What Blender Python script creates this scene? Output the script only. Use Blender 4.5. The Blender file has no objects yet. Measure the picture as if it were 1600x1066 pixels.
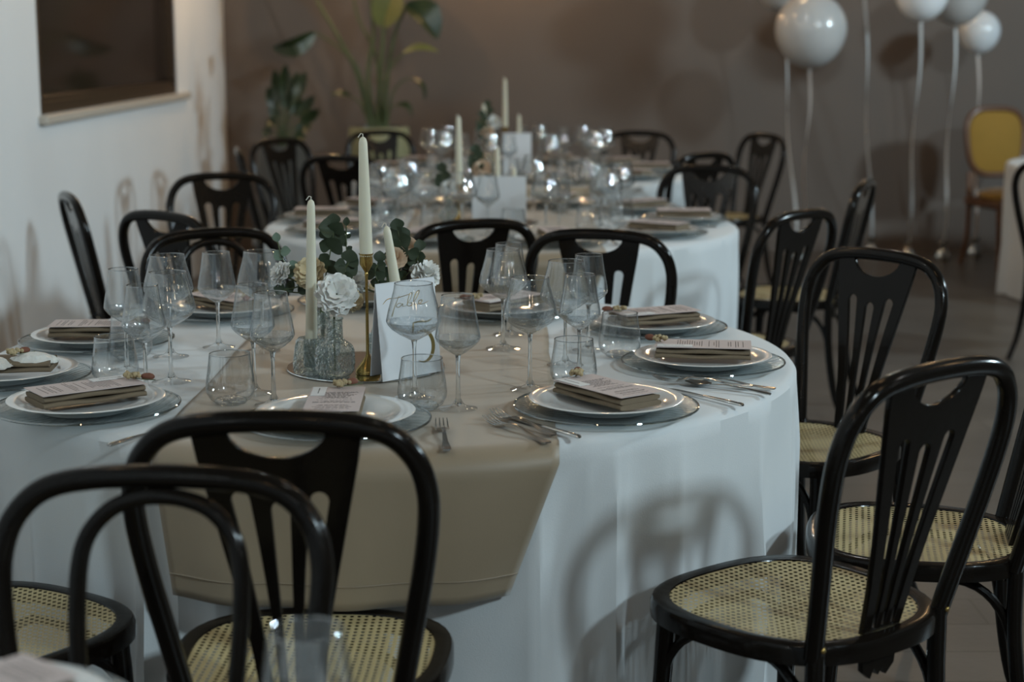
import bpy, math, random
from mathutils import Vector, Matrix, Quaternion
PI = math.pi
rnd = random.Random(7)
SC = bpy.context.scene
COL = SC.collection

# ------------------------------------------------------------------ camera
F, H, YH = 2600.0, 1.45, 60.0
TH = math.atan((533 - YH) / F)
cam_d = bpy.data.cameras.new('camera')
cam_d.sensor_width = 36.0
cam_d.lens = F / 1600 * 36
cam_d.clip_start = 0.05
cam_d.dof.use_dof = True
cam_d.dof.focus_distance = 3.35
cam_d.dof.aperture_fstop = 2.9
cam_d.dof.aperture_blades = 9
cam = bpy.data.objects.new('camera', cam_d)
cam.location = (0, 0, H)
cam.rotation_euler = (PI / 2 - TH, 0, 0)
COL.objects.link(cam)
SC.camera = cam

# ------------------------------------------------------------------ view and world
SC.view_settings.view_transform = 'Standard'
SC.view_settings.look = 'None'
SC.view_settings.gamma = 1
SC.view_settings.use_curve_mapping = False
SC.view_settings.exposure = -0.7
SC.cycles.use_denoising = True
SC.cycles.max_bounces = 14
SC.cycles.transparent_max_bounces = 48
SC.cycles.transmission_bounces = 12
SC.cycles.glossy_bounces = 6
SC.cycles.diffuse_bounces = 4
SC.cycles.sample_clamp_indirect = 4.0
SC.cycles.blur_glossy = 0.3
SC.cycles.caustics_refractive = False
SC.cycles.caustics_reflective = False
w = bpy.data.worlds.new('world')
SC.world = w
w.use_nodes = True
w.node_tree.nodes['Background'].inputs[0].default_value = (0.45, 0.62, 0.8, 1)
w.node_tree.nodes['Background'].inputs[1].default_value = 0.25

# ------------------------------------------------------------------ lights
def area(name, loc, target, sx, sy, power, color):
    d = bpy.data.lights.new(name, 'AREA')
    d.shape = 'RECTANGLE'; d.size = sx; d.size_y = sy
    d.energy = power; d.color = color
    o = bpy.data.objects.new(name, d)
    o.location = loc
    o.rotation_euler = (Vector(target) - Vector(loc)).to_track_quat('-Z', 'Y').to_euler()
    COL.objects.link(o)
    return o

DAY = (0.7, 0.9, 1.0)
WARM = (1.0, 0.62, 0.3)
area('daylight_side_window', (5.0, -2.6, 4.9), (0.0, 5.5, 0.8), 0.5, 0.5, 470, DAY)
area('added_far_daylight', (6.9, 5.6, 3.3), (-2.0, 7.6, 1.1), 0.6, 0.5, 415, DAY)  # second daylight, added to brighten the left wall
area('added_cool_fill', (-0.8, -2.9, 2.2), (-0.9, 6.0, 1.0), 2.6, 1.6, 6, DAY)  # soft cool fill added from behind the camera

def bulb(loc, power, color=WARM, r=0.024, spot=None):
    d = bpy.data.lights.new('unseen_bulb_light', 'SPOT' if spot else 'POINT')
    d.energy = power; d.color = color; d.shadow_soft_size = r
    if spot:
        d.spot_size = spot; d.spot_blend = 0.8
    o = bpy.data.objects.new('unseen_bulb_light', d)
    o.location = loc
    COL.objects.link(o)
    return o

CEIL = 5.5
LAMPZ = 2.5
BULBS = [(-1.3, 10.2, 10), (0.0, 11.1, 9), (1.5, 9.9, 3.2), (-0.9, 8.4, 2.2), (0.5, 7.7, 2), (2.2, 7.0, 2.2), (-1.2, 6.6, 1.6), (0.3, 5.4, 1.6), (1.6, 5.0, 2), (-1.2, 4.6, 1.4), (0.7, 3.3, 1.8), (2.6, 3.4, 2),
         (-1.0, 2.5, 1), (1.4, 1.9, 1.6), (-0.5, 0.4, 0.9), (0.8, -0.5, 1.2), (-1.5, 9.3, 2), (3.2, 8.8, 3), (2.6, 10.6, 3), (0.6, 9.4, 2)]
for x, y, p in BULBS:
    bulb((x, y, LAMPZ - 0.175), p * 2.4)
ADDED_COOL = [(0.3, 2.2, 1.3), (-1.3, 3.6, 1.2), (2.0, 2.6, 1.8), (1.2, 6.2, 1.6), (-0.5, 7.2, 1.4), (1.2, 8.6, 2), (-0.2, -0.6, 1.5), (2.2, 0.4, 2), (-1.6, -2.0, 2.4), (0.5, -2.6, 3.2), (2.6, -2.2, 3.2), (4.2, 1.6, 3), (4.6, 4.4, 3)]
for x, y, p in ADDED_COOL:  # cool lamps added for sparkle on the glasses and chairs
    bulb((x, y, LAMPZ - 0.175), p * 3.5, (0.8, 0.93, 1.0), 0.02)

# ------------------------------------------------------------------ pixel -> point on a real plane
cT, sT = math.cos(TH), math.sin(TH)
def ray(px, py):
    u, v = (px - 800) / F, (533 - py) / F
    return u, cT + v * sT, -sT + v * cT
def at(px, py, z=0.75):
    d = ray(px, py); t = (z - H) / d[2]
    return Vector((d[0] * t, d[1] * t, z))
def atY(px, py, Y):
    d = ray(px, py); t = Y / d[1]
    return Vector((d[0] * t, Y, H + d[2] * t))

# ------------------------------------------------------------------ materials
def mat(name, col, rough=0.5, metal=0.0, vary=0.12, scale=30.0, bump=0.0, bscale=None, spec=0.5, sheen=0.0, coat=0.0, sss=0.0, alpha=None):
    m = bpy.data.materials.new(name); m.use_nodes = True
    nt = m.node_tree; N = nt.nodes; L = nt.links
    b = N['Principled BSDF']
    tc = N.new('ShaderNodeTexCoord'); no = N.new('ShaderNodeTexNoise')
    no.inputs['Scale'].default_value = scale; no.inputs['Detail'].default_value = 4
    L.new(tc.outputs['Object'], no.inputs['Vector'])
    cr = N.new('ShaderNodeMix'); cr.data_type = 'RGBA'
    cr.inputs[6].default_value = (*[c * (1 - vary) for c in col], 1)
    cr.inputs[7].default_value = (*[min(1, c * (1 + vary)) for c in col], 1)
    L.new(no.outputs['Fac'], cr.inputs[0]); L.new(cr.outputs[2], b.inputs['Base Color'])
    b.inputs['Roughness'].default_value = rough
    b.inputs['Metallic'].default_value = metal
    b.inputs['Specular IOR Level'].default_value = spec
    b.inputs['Sheen Weight'].default_value = sheen
    b.inputs['Coat Weight'].default_value = coat
    b.inputs['Coat Roughness'].default_value = 0.08
    if sss:
        b.inputs['Subsurface Weight'].default_value = sss
        b.inputs['Subsurface Radius'].default_value = (0.01, 0.008, 0.005)
    if bump:
        n2 = N.new('ShaderNodeTexNoise'); n2.inputs['Scale'].default_value = bscale or scale * 4
        n2.inputs['Detail'].default_value = 3
        L.new(tc.outputs['Object'], n2.inputs['Vector'])
        bp = N.new('ShaderNodeBump'); bp.inputs['Strength'].default_value = bump
        bp.inputs['Distance'].default_value = 0.01
        L.new(n2.outputs['Fac'], bp.inputs['Height']); L.new(bp.outputs['Normal'], b.inputs['Normal'])
    return m

def thin_glass(name, tint=(0.96, 0.98, 0.98), edge=(0.45, 0.5, 0.52), base=0.05, power=3.0, top=0.75, bump=0.0, bscale=60, wave=False, lit_haze=0.0, rough=0.03, bdist=0.004):
    m = bpy.data.materials.new(name); m.use_nodes = True
    nt = m.node_tree; N = nt.nodes; L = nt.links
    N.remove(N['Principled BSDF'])
    out = N['Material Output']
    lw = N.new('ShaderNodeLayerWeight'); lw.inputs[0].default_value = 0.5
    pw = N.new('ShaderNodeMath'); pw.operation = 'POWER'; pw.inputs[1].default_value = power
    L.new(lw.outputs['Facing'], pw.inputs[0])
    mr = N.new('ShaderNodeMapRange'); mr.inputs[3].default_value = base; mr.inputs[4].default_value = top
    L.new(pw.outputs[0], mr.inputs[0])
    pc = N.new('ShaderNodeMath'); pc.operation = 'POWER'; pc.inputs[1].default_value = power + 2
    L.new(lw.outputs['Facing'], pc.inputs[0])
    mc = N.new('ShaderNodeMix'); mc.data_type = 'RGBA'
    mc.inputs[6].default_value = (*tint, 1); mc.inputs[7].default_value = (*edge, 1)
    L.new(pc.outputs[0], mc.inputs[0])
    tr = N.new('ShaderNodeBsdfTransparent'); L.new(mc.outputs[2], tr.inputs[0])
    gl = N.new('ShaderNodeBsdfGlossy'); gl.inputs['Roughness'].default_value = rough
    mx = N.new('ShaderNodeMixShader')
    L.new(mr.outputs[0], mx.inputs[0]); L.new(tr.outputs[0], mx.inputs[1]); L.new(gl.outputs[0], mx.inputs[2])
    if lit_haze:  # pale diffuse mix that paints a lit look into the glass
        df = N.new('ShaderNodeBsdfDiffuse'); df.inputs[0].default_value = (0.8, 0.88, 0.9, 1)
        m2 = N.new('ShaderNodeMixShader'); m2.inputs[0].default_value = lit_haze
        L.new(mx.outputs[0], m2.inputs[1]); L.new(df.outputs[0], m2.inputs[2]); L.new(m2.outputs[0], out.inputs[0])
    else:
        L.new(mx.outputs[0], out.inputs[0])
    tc = N.new('ShaderNodeTexCoord')
    if wave:
        tx = N.new('ShaderNodeTexWave'); tx.wave_type = 'BANDS'; tx.bands_direction = 'DIAGONAL'
        tx.inputs['Scale'].default_value = bscale; tx.inputs['Distortion'].default_value = 2.5
    else:
        tx = N.new('ShaderNodeTexNoise'); tx.inputs['Scale'].default_value = bscale
    L.new(tc.outputs['Object'], tx.inputs['Vector'])
    bp = N.new('ShaderNodeBump'); bp.inputs['Strength'].default_value = max(bump, 0.02)
    bp.inputs['Distance'].default_value = bdist
    L.new(tx.outputs['Fac'], bp.inputs['Height'])
    L.new(bp.outputs['Normal'], gl.inputs['Normal'])
    if bump: L.new(bp.outputs['Normal'], lw.inputs['Normal'])
    return m

def solid_glass(name, col=(0.97, 0.99, 1.0), rough=0.01):
    m = mat(name, col, rough, vary=0.01)
    b = m.node_tree.nodes['Principled BSDF']
    b.inputs['Transmission Weight'].default_value = 1.0
    b.inputs['IOR'].default_value = 1.45
    return m

M = {}
M['black_wood'] = mat('black_lacquered_bentwood', (0.0065, 0.0048, 0.0035), 0.16, vary=0.3, scale=12, coat=0.07, bump=0.04, bscale=60, spec=0.15)
M['cloth'] = mat('white_tablecloth_linen', (0.62, 0.64, 0.645), 0.8, vary=0.03, scale=6, bump=0.08, bscale=420, sheen=0.2)
M['runner'] = mat('taupe_runner_satin', (0.26, 0.2, 0.13), 0.5, vary=0.06, scale=9, bump=0.06, bscale=500, sheen=0.3)
M['porcelain'] = mat('white_porcelain', (0.72, 0.73, 0.72), 0.12, vary=0.02, coat=0.5)
M['napkin'] = mat('olive_taupe_napkin', (0.165, 0.125, 0.08), 0.85, vary=0.1, scale=40, bump=0.15, bscale=600)
M['menu'] = mat('dusty_pink_card', (0.52, 0.44, 0.42), 0.65, vary=0.03)
M['tag'] = mat('white_name_tag', (0.68, 0.67, 0.66), 0.6, vary=0.02)
M['ink'] = mat('grey_print_ink', (0.1, 0.085, 0.08), 0.7)
M['gold'] = mat('gold_foil', (0.55, 0.42, 0.17), 0.28, 1.0, vary=0.1)
M['brass'] = mat('aged_brass', (0.42, 0.29, 0.1), 0.22, 1.0, vary=0.15, scale=15)
M['steel'] = mat('polished_steel', (0.5, 0.49, 0.47), 0.16, 1.0, vary=0.05)
M['mirror'] = mat('mirror_silver', (0.75, 0.78, 0.78), 0.03, 1.0, vary=0.01)
M['wax'] = mat('ivory_candle_wax', (0.66, 0.63, 0.5), 0.45, vary=0.05, scale=18, sss=0.5)
M['wick'] = mat('candle_wick', (0.62, 0.6, 0.52), 0.8)
M['card'] = mat('white_table_card', (0.66, 0.68, 0.7), 0.6, vary=0.015)
M['petal'] = mat('white_petals', (0.8, 0.8, 0.77), 0.7, vary=0.05, sss=0.2)
M['petal_peach'] = mat('peach_petals', (0.66, 0.5, 0.36), 0.7, vary=0.15, sss=0.2)
M['petal_tan'] = mat('caramel_petals', (0.62, 0.52, 0.33), 0.7, vary=0.15, sss=0.2)
M['dried'] = mat('dried_rosebud', (0.16, 0.06, 0.035), 0.8, vary=0.4, scale=90)
M['straw'] = mat('dried_straw_flower', (0.38, 0.3, 0.17), 0.85, vary=0.3, scale=90)
M['leaf'] = mat('eucalyptus_leaf', (0.035, 0.05, 0.028), 0.55, vary=0.35, scale=14, spec=0.25)
M['leaf_pale'] = mat('pale_eucalyptus_leaf', (0.14, 0.2, 0.15), 0.6, vary=0.25, scale=14, spec=0.25)
M['stem'] = mat('green_stem', (0.07, 0.09, 0.035), 0.5, vary=0.3)
M['plant'] = mat('banana_leaf_green', (0.028, 0.042, 0.015), 0.35, vary=0.4, scale=5)
M['plant_yellow'] = mat('yellowing_leaf', (0.13, 0.14, 0.04), 0.4, vary=0.4, scale=5)
M['balloon'] = mat('pearl_balloon_latex', (0.5, 0.49, 0.48), 0.25, vary=0.03, coat=0.6, sss=0.2)
M['balloon_white'] = mat('white_balloon_latex', (0.78, 0.8, 0.82), 0.25, vary=0.02, coat=0.4, sss=0.2)
M['ribbon'] = mat('white_satin_ribbon', (0.7, 0.7, 0.69), 0.35, vary=0.05)
M['ribbon_pink'] = mat('rose_satin_ribbon', (0.66, 0.56, 0.5), 0.35, vary=0.05)
M['foil'] = mat('silver_foil_weight', (0.55, 0.57, 0.56), 0.2, 1.0, vary=0.1)
M['mustard'] = mat('mustard_velvet', (0.31, 0.165, 0.014), 0.8, vary=0.15, scale=60, sheen=0.4)
M['walnut'] = mat('walnut_chair_wood', (0.12, 0.05, 0.02), 0.3, vary=0.3, scale=12, coat=0.3)
M['pot'] = mat('dark_ceramic_pot', (0.09, 0.085, 0.075), 0.4, vary=0.2)
M['basket'] = mat('pale_band', (0.3, 0.29, 0.16), 0.6, vary=0.2)
M['soil'] = mat('potting_soil', (0.03, 0.02, 0.015), 0.95, vary=0.5, scale=80)
M['frame'] = mat('brown_window_frame', (0.045, 0.026, 0.013), 0.35, vary=0.15)
M['sill'] = mat('cream_stone_sill', (0.52, 0.47, 0.4), 0.5, vary=0.08)
M['ceiling'] = mat('dim_ceiling', (0.2, 0.19, 0.18), 0.85, vary=0.03, scale=4)
M['wall_back'] = mat('taupe_painted_wall', (0.122, 0.094, 0.076), 0.62, vary=0.06, scale=3, bump=0.08, bscale=70)
M['wall_plain'] = mat('plain_wall', (0.2, 0.2, 0.195), 0.8, vary=0.05, scale=3)
M['shell'] = mat('oyster_shell', (0.66, 0.66, 0.62), 0.35, vary=0.25, scale=70, bump=0.5, bscale=60)
M['metal_dark'] = mat('grey_table_legs', (0.2, 0.2, 0.2), 0.4, 0.8)
M['ply'] = mat('plywood_table_top', (0.3, 0.22, 0.13), 0.6)
M['bulb'] = mat('frosted_lamp', (0.8, 0.7, 0.5), 0.4)
_b = M['bulb'].node_tree.nodes['Principled BSDF']
_b.inputs['Emission Color'].default_value = (1, 0.72, 0.42, 1); _b.inputs['Emission Strength'].default_value = 22
M['glass'] = thin_glass('clear_wine_glass', tint=(.985, .99, .99), base=0.085, top=0.85, power=3.3, edge=(0.6, 0.66, 0.7))
M['glass_base'] = thin_glass('thick_glass_bowl', tint=(0.95, 0.98, 1.0), edge=(0.7, 0.8, 0.85), base=0.11, top=0.9, power=2.2, bump=1.0, bscale=60, lit_haze=0.02)
M['glass_rim'] = thin_glass('fire_polished_rim', tint=(0.9, 0.93, 0.95), edge=(0.6, 0.65, 0.7), base=0.35, top=0.9, power=1.5)
M['glass_solid'] = solid_glass('clear_glass_stem')
M['charger'] = thin_glass('ribbed_charger_glass', tint=(0.95, 0.97, 0.97), edge=(0.6, 0.66, 0.67), base=0.05, top=0.4, power=2.5, bump=0.25, bscale=24, wave=True, lit_haze=0.06, rough=0.12)
M['rim'] = thin_glass('charger_rim_glass', tint=(0.55, 0.6, 0.6), edge=(0.3, 0.33, 0.33), base=0.2, top=0.8, power=1.5)
M['vase'] = thin_glass('pressed_glass', tint=(0.88, 0.94, 0.94), edge=(0.42, 0.52, 0.52), base=0.14, top=0.9, power=1.6, bump=1.0, bscale=130, lit_haze=0.03, bdist=0.012)

def cane_mat():
    m = bpy.data.materials.new('woven_cane'); m.use_nodes = True
    nt = m.node_tree; N = nt.nodes; L = nt.links; b = N['Principled BSDF']; out = N['Material Output']
    tc = N.new('ShaderNodeTexCoord'); sp = N.new('ShaderNodeSeparateXYZ'); L.new(tc.outputs['Object'], sp.inputs[0])
    def mth(op, a, c=None):
        n = N.new('ShaderNodeMath'); n.operation = op
        for i, v in enumerate((a, c)):
            if v is None: continue
            if isinstance(v, (int, float)): n.inputs[i].default_value = v
            else: L.new(v, n.inputs[i])
        return n.outputs[0]
    cell = 0.0125
    def tri(s):
        return mth('ABSOLUTE', mth('SUBTRACT', mth('FRACT', mth('DIVIDE', s, cell)), 0.5))   # 0 centre .. .5 edge
    ax, ay = tri(sp.outputs[0]), tri(sp.outputs[1])
    r = mth('SQRT', mth('ADD', mth('MULTIPLY', ax, ax), mth('MULTIPLY', ay, ay)))
    oct_ = mth('MAXIMUM', mth('MAXIMUM', ax, ay), mth('MULTIPLY', mth('ADD', ax, ay), 0.72))
    hole = mth('LESS_THAN', oct_, 0.27)
    # dark diagonal gaps between strands
    d1 = mth('ABSOLUTE', mth('SUBTRACT', mth('FRACT', mth('DIVIDE', mth('ADD', sp.outputs[0], sp.outputs[1]), cell / 2)), 0.5))
    strand = mth('MULTIPLY', mth('ADD', d1, 0.5), 1.0)
    mc = N.new('ShaderNodeMix'); mc.data_type = 'RGBA'
    mc.inputs[6].default_value = (0.25, 0.19, 0.085, 1); mc.inputs[7].default_value = (0.5, 0.41, 0.215, 1)
    L.new(strand, mc.inputs[0]); L.new(mc.outputs[2], b.inputs['Base Color'])
    b.inputs['Roughness'].default_value = 0.45
    bp = N.new('ShaderNodeBump'); bp.inputs['Strength'].default_value = 0.5; bp.inputs['Distance'].default_value = 0.002
    L.new(oct_, bp.inputs['Height']); L.new(bp.outputs['Normal'], b.inputs['Normal'])
    tr = N.new('ShaderNodeBsdfTransparent'); mx = N.new('ShaderNodeMixShader')
    L.new(hole, mx.inputs[0]); L.new(b.outputs[0], mx.inputs[1]); L.new(tr.outputs[0], mx.inputs[2])
    L.new(mx.outputs[0], out.inputs[0])
    return m
M['cane'] = cane_mat()

def floor_mat():
    m = mat('grey_brown_vinyl_floor', (0.1, 0.086, 0.073), 0.34, vary=0.25, scale=5, bump=0.05, bscale=40)
    nt = m.node_tree; N = nt.nodes; L = nt.links; b = N['Principled BSDF']
    tc = N.new('ShaderNodeTexCoord'); br = N.new('ShaderNodeTexBrick')
    br.inputs['Color1'].default_value = (0.118, 0.101, 0.086, 1); br.inputs['Color2'].default_value = (0.095, 0.081, 0.069, 1)
    br.inputs['Mortar'].default_value = (0.07, 0.06, 0.05, 1)
    br.inputs['Scale'].default_value = 1.0; br.inputs['Mortar Size'].default_value = 0.004
    br.inputs['Brick Width'].default_value = 1.2; br.inputs['Row Height'].default_value = 0.19
    L.new(tc.outputs['Object'], br.inputs['Vector'])
    no = N.new('ShaderNodeTexNoise'); no.inputs['Scale'].default_value = 3; no.inputs['Detail'].default_value = 6
    L.new(tc.outputs['Object'], no.inputs['Vector'])
    mr = N.new('ShaderNodeMapRange'); mr.inputs[3].default_value = 0.7; mr.inputs[4].default_value = 1.3
    L.new(no.outputs['Fac'], mr.inputs[0])
    mx = N.new('ShaderNodeVectorMath'); mx.operation = 'SCALE'
    L.new(br.outputs['Color'], mx.inputs[0]); L.new(mr.outputs[0], mx.inputs['Scale'])
    L.new(mx.outputs[0], b.inputs['Base Color'])
    return m
M['floor'] = floor_mat()

def left_wall_mat():
    m = mat('white_plaster_wall', (0.78, 0.79, 0.79), 0.8, vary=0.04, scale=2.5, bump=0.12, bscale=26)
    nt = m.node_tree; N = nt.nodes; L = nt.links; b = N['Principled BSDF']
    src = b.inputs['Base Color'].links[0].from_socket
    tc = N.new('ShaderNodeTexCoord'); sp = N.new('ShaderNodeSeparateXYZ'); L.new(tc.outputs['Object'], sp.inputs[0])
    no = N.new('ShaderNodeTexNoise'); no.inputs['Scale'].default_value = 5; no.inputs['Detail'].default_value = 5
    L.new(tc.outputs['Object'], no.inputs['Vector'])
    def mth(op, a, c=None, clamp=False):
        n = N.new('ShaderNodeMath'); n.operation = op; n.use_clamp = clamp
        for i, v in enumerate((a, c)):
            if v is None: continue
            if isinstance(v, (int, float)): n.inputs[i].default_value = v
            else: L.new(v, n.inputs[i])
        return n.outputs[0]
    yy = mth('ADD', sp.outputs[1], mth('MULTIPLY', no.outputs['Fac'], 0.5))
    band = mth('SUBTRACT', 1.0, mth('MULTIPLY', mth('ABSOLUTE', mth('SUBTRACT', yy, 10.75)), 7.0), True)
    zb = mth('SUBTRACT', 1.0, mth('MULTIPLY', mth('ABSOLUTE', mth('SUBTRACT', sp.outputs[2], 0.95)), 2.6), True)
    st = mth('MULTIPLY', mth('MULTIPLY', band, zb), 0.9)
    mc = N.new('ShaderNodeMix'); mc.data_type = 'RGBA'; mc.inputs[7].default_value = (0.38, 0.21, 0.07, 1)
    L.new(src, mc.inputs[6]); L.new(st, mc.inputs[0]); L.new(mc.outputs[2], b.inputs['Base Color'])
    return m
M['wall_left'] = left_wall_mat()

# ------------------------------------------------------------------ mesh helpers
class MB:
    def __init__(s): s.v = []; s.f = []; s.mi = []
    def add(s, vs, fs, T=None):
        o = len(s.v)
        s.v += [tuple(T @ Vector(p)) if T else tuple(p) for p in vs]
        s.f += [tuple(i + o for i in f) for f in fs]
        return s
    def lathe(s, prof, n=32, T=None, fn=None):
        vs, fs = [], []
        rings = []
        for (r, z) in prof:
            if r < 1e-6:
                rings.append([len(vs)]); vs.append((0, 0, z))
            else:
                rings.append(list(range(len(vs), len(vs) + n)))
                for i in range(n):
                    a = 2 * PI * i / n
                    rr = fn(r, z, a) if fn else r
                    vs.append((rr * math.cos(a), rr * math.sin(a), z))
        for A, B in zip(rings, rings[1:]):
            for i in range(n):
                j = (i + 1) % n
                if len(A) == 1 and len(B) == 1: continue
                if len(A) == 1: fs.append((A[0], B[i], B[j])[::-1])
                elif len(B) == 1: fs.append((A[i], A[j], B[0]))
                else: fs.append((A[i], A[j], B[j], B[i]))
        return s.add(vs, fs, T)
    def tube(s, pts, r, n=8, closed=False, T=None, flat=1.0):
        pts = [Vector(p) for p in pts]; m = len(pts)
        rs = r if isinstance(r, (list, tuple)) else [r] * m
        tang = []
        for i in range(m):
            a = pts[(i - 1) % m] if (closed or i) else pts[i]
            b = pts[(i + 1) % m] if (closed or i < m - 1) else pts[i]
            tang.append((b - a).normalized())
        ref = Vector((0, 0, 1)) if abs(tang[0].z) < 0.9 else Vector((1, 0, 0))
        nrm = tang[0].cross(ref).normalized()
        vs, fs = [], []
        for i in range(m):
            nrm = (nrm - tang[i] * nrm.dot(tang[i])).normalized()
            bi = tang[i].cross(nrm)
            for k in range(n):
                a = 2 * PI * k / n
                vs.append(pts[i] + (nrm * math.cos(a) + bi * math.sin(a) * flat) * rs[i])
        for i in range(m if closed else m - 1):
            j = (i + 1) % m
            for k in range(n):
                l = (k + 1) % n
                fs.append((i * n + k, i * n + l, j * n + l, j * n + k))
        if not closed:
            fs.append(tuple(range(n))[::-1]); fs.append(tuple((m - 1) * n + k for k in range(n)))
        return s.add(vs, fs, T)
    def box(s, cx, cy, cz, sx, sy, sz, T=None, bev=0.0):
        hx, hy, hz = sx / 2, sy / 2, sz / 2
        if bev <= 0:
            vs = [(cx + a * hx, cy + b * hy, cz + c * hz) for a in (-1, 1) for b in (-1, 1) for c in (-1, 1)]
            fs = [(0, 1, 3, 2), (4, 6, 7, 5), (0, 4, 5, 1), (2, 3, 7, 6), (0, 2, 6, 4), (1, 5, 7, 3)]
            return s.add(vs, fs, T)
        vs, fs = [], []
        rings = []
        for (o, z) in ((bev, -hz), (0, -hz + bev), (0, hz - bev), (bev, hz)):
            x, y = hx - o, hy - o; c = bev * 0.8
            ring = [(x, -y + c), (x, y - c), (x - c, y), (-x + c, y), (-x, y - c), (-x, -y + c), (-x + c, -y), (x - c, -y)]
            rings.append(range(len(vs), len(vs) + 8)); vs += [(cx + p, cy + q, cz + z) for p, q in ring]
        for A, B in zip(rings, rings[1:]):
            for i in range(8): fs.append((A[i], A[(i + 1) % 8], B[(i + 1) % 8], B[i]))
        fs.append(tuple(rings[0])[::-1]); fs.append(tuple(rings[-1]))
        return s.add(vs, fs, T)
    def grid(s, fn, nu, nv, T=None, cu=False):
        vs = [fn(i / nu, j / nv) for j in range(nv + 1) for i in range(nu + (0 if cu else 1))]
        w_ = nu if cu else nu + 1
        fs = []
        for j in range(nv):
            for i in range(nu):
                i2 = (i + 1) % w_ if cu else i + 1
                fs.append((j * w_ + i, j * w_ + i2, (j + 1) * w_ + i2, (j + 1) * w_ + i))
        return s.add(vs, fs, T)
    def sphere(s, c, r, n=12, m=8, T=None, sc=(1, 1, 1)):
        T0 = Matrix.Translation(c) @ Matrix.Diagonal((*sc, 1))
        if T: T0 = T @ T0
        return s.lathe([(r * math.sin(PI * k / m), -r * math.cos(PI * k / m)) for k in range(m + 1)], n, T0)
    def build(s, name, m, parent=None, smooth=True, angle=40):
        me = bpy.data.meshes.new(name)
        me.from_pydata(s.v, [], s.f); me.update()
        me.materials.append(m)
        if smooth:
            me.polygons.foreach_set('use_smooth', [True] * len(me.polygons))
            try: me.set_sharp_from_angle(angle=math.radians(angle))
            except Exception: pass
        o = bpy.data.objects.new(name, me); COL.objects.link(o)
        if parent: o.parent = parent
        return o

def tag(o, label, cat, group=None, kind=None):
    o['label'] = label; o['category'] = cat
    if group: o['group'] = group
    if kind: o['kind'] = kind
    return o
def thing(name, label, cat, loc=(0, 0, 0), rz=0.0, group=None):
    o = bpy.data.objects.new(name, None); COL.objects.link(o)
    o.empty_display_size = 0.05
    o.location = loc; o.rotation_euler = (0, 0, rz)
    return tag(o, label, cat, group)
def struct(name, mb, m, parent=None, smooth=False):
    o = mb.build(name, m, parent, smooth)
    if not parent: o['kind'] = 'structure'
    return o
KIDS = {}
def kids(o):
    return [c for c in o.children]
def copy_tree(o, parent=None):
    c = o.copy(); COL.objects.link(c)
    if parent: c.parent = parent
    for ch in kids(o): copy_tree(ch, c)
    return c
PROTO_USED = set()
def place(proto, loc, rz, label, group=None, cat=None):
    if proto.name in PROTO_USED: o = copy_tree(proto)
    else:
        PROTO_USED.add(proto.name); o = proto
    o.location = loc; o.rotation_euler = (0, 0, rz)
    o['label'] = label
    if group: o['group'] = group
    elif 'group' in o: del o['group']
    return o

# ------------------------------------------------------------------ room
XL, YB, XR, YF = -1.96, 11.5, 7.2, -3.2
struct('floor', MB().box((XL + XR) / 2, (YB + YF) / 2, -0.05, XR - XL + 0.6, YB - YF + 0.6, 0.1), M['floor'])
struct('ceiling', MB().box((XL + XR) / 2, (YB + YF) / 2, CEIL + 0.05, XR - XL + 0.6, YB - YF + 0.6, 0.1), M['ceiling'])
struct('wall_back', MB().box((XL + XR) / 2, YB + 0.1, CEIL / 2, XR - XL + 0.4, 0.2, CEIL), M['wall_back'])
WY0, WY1, WZ0, WZ1 = 6.98, 9.85, 1.135, 2.45
mb = MB()
for y0, y1, z0, z1 in ((YF - .2, WY0, 0, CEIL), (WY1, YB, 0, CEIL), (WY0, WY1, 0, WZ0), (WY0, WY1, WZ1, CEIL)):
    mb.box(XL - 0.125, (y0 + y1) / 2, (z0 + z1) / 2, 0.25, y1 - y0, z1 - z0)
struct('wall_left', mb, M['wall_left'])
# right wall with an opening made for the added far daylight
mb = MB()
for y0, y1, z0, z1 in ((YF, 4.4, 0, CEIL), (6.8, YB, 0, CEIL), (4.4, 6.8, 0, 2.5), (4.4, 6.8, 4.1, CEIL)):
    mb.box(XR + 0.1, (y0 + y1) / 2, (z0 + z1) / 2, 0.2, y1 - y0, z1 - z0)
struct('wall_right', mb, M['wall_plain'])
mb = MB()
for x0, x1, z0, z1 in ((XL, -2.0 + 0.1, 0, CEIL), (0.6, 4.2, 0, CEIL), (5.9, XR, 0, CEIL), (4.2, 5.9, 0, 4.1), (4.2, 5.9, 5.35, CEIL), (-1.9, 0.6, 0, 0.05), (-1.9, 0.6, 3.0, CEIL)):
    mb.box((x0 + x1) / 2, YF - 0.1, (z0 + z1) / 2, x1 - x0, 0.2, z1 - z0)
struct('wall_front', mb, M['wall_plain'])
struct('baseboard_back', MB().box((XL + XR) / 2, YB - 0.008, 0.04, XR - XL, 0.016, 0.08), M['wall_back'])
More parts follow.
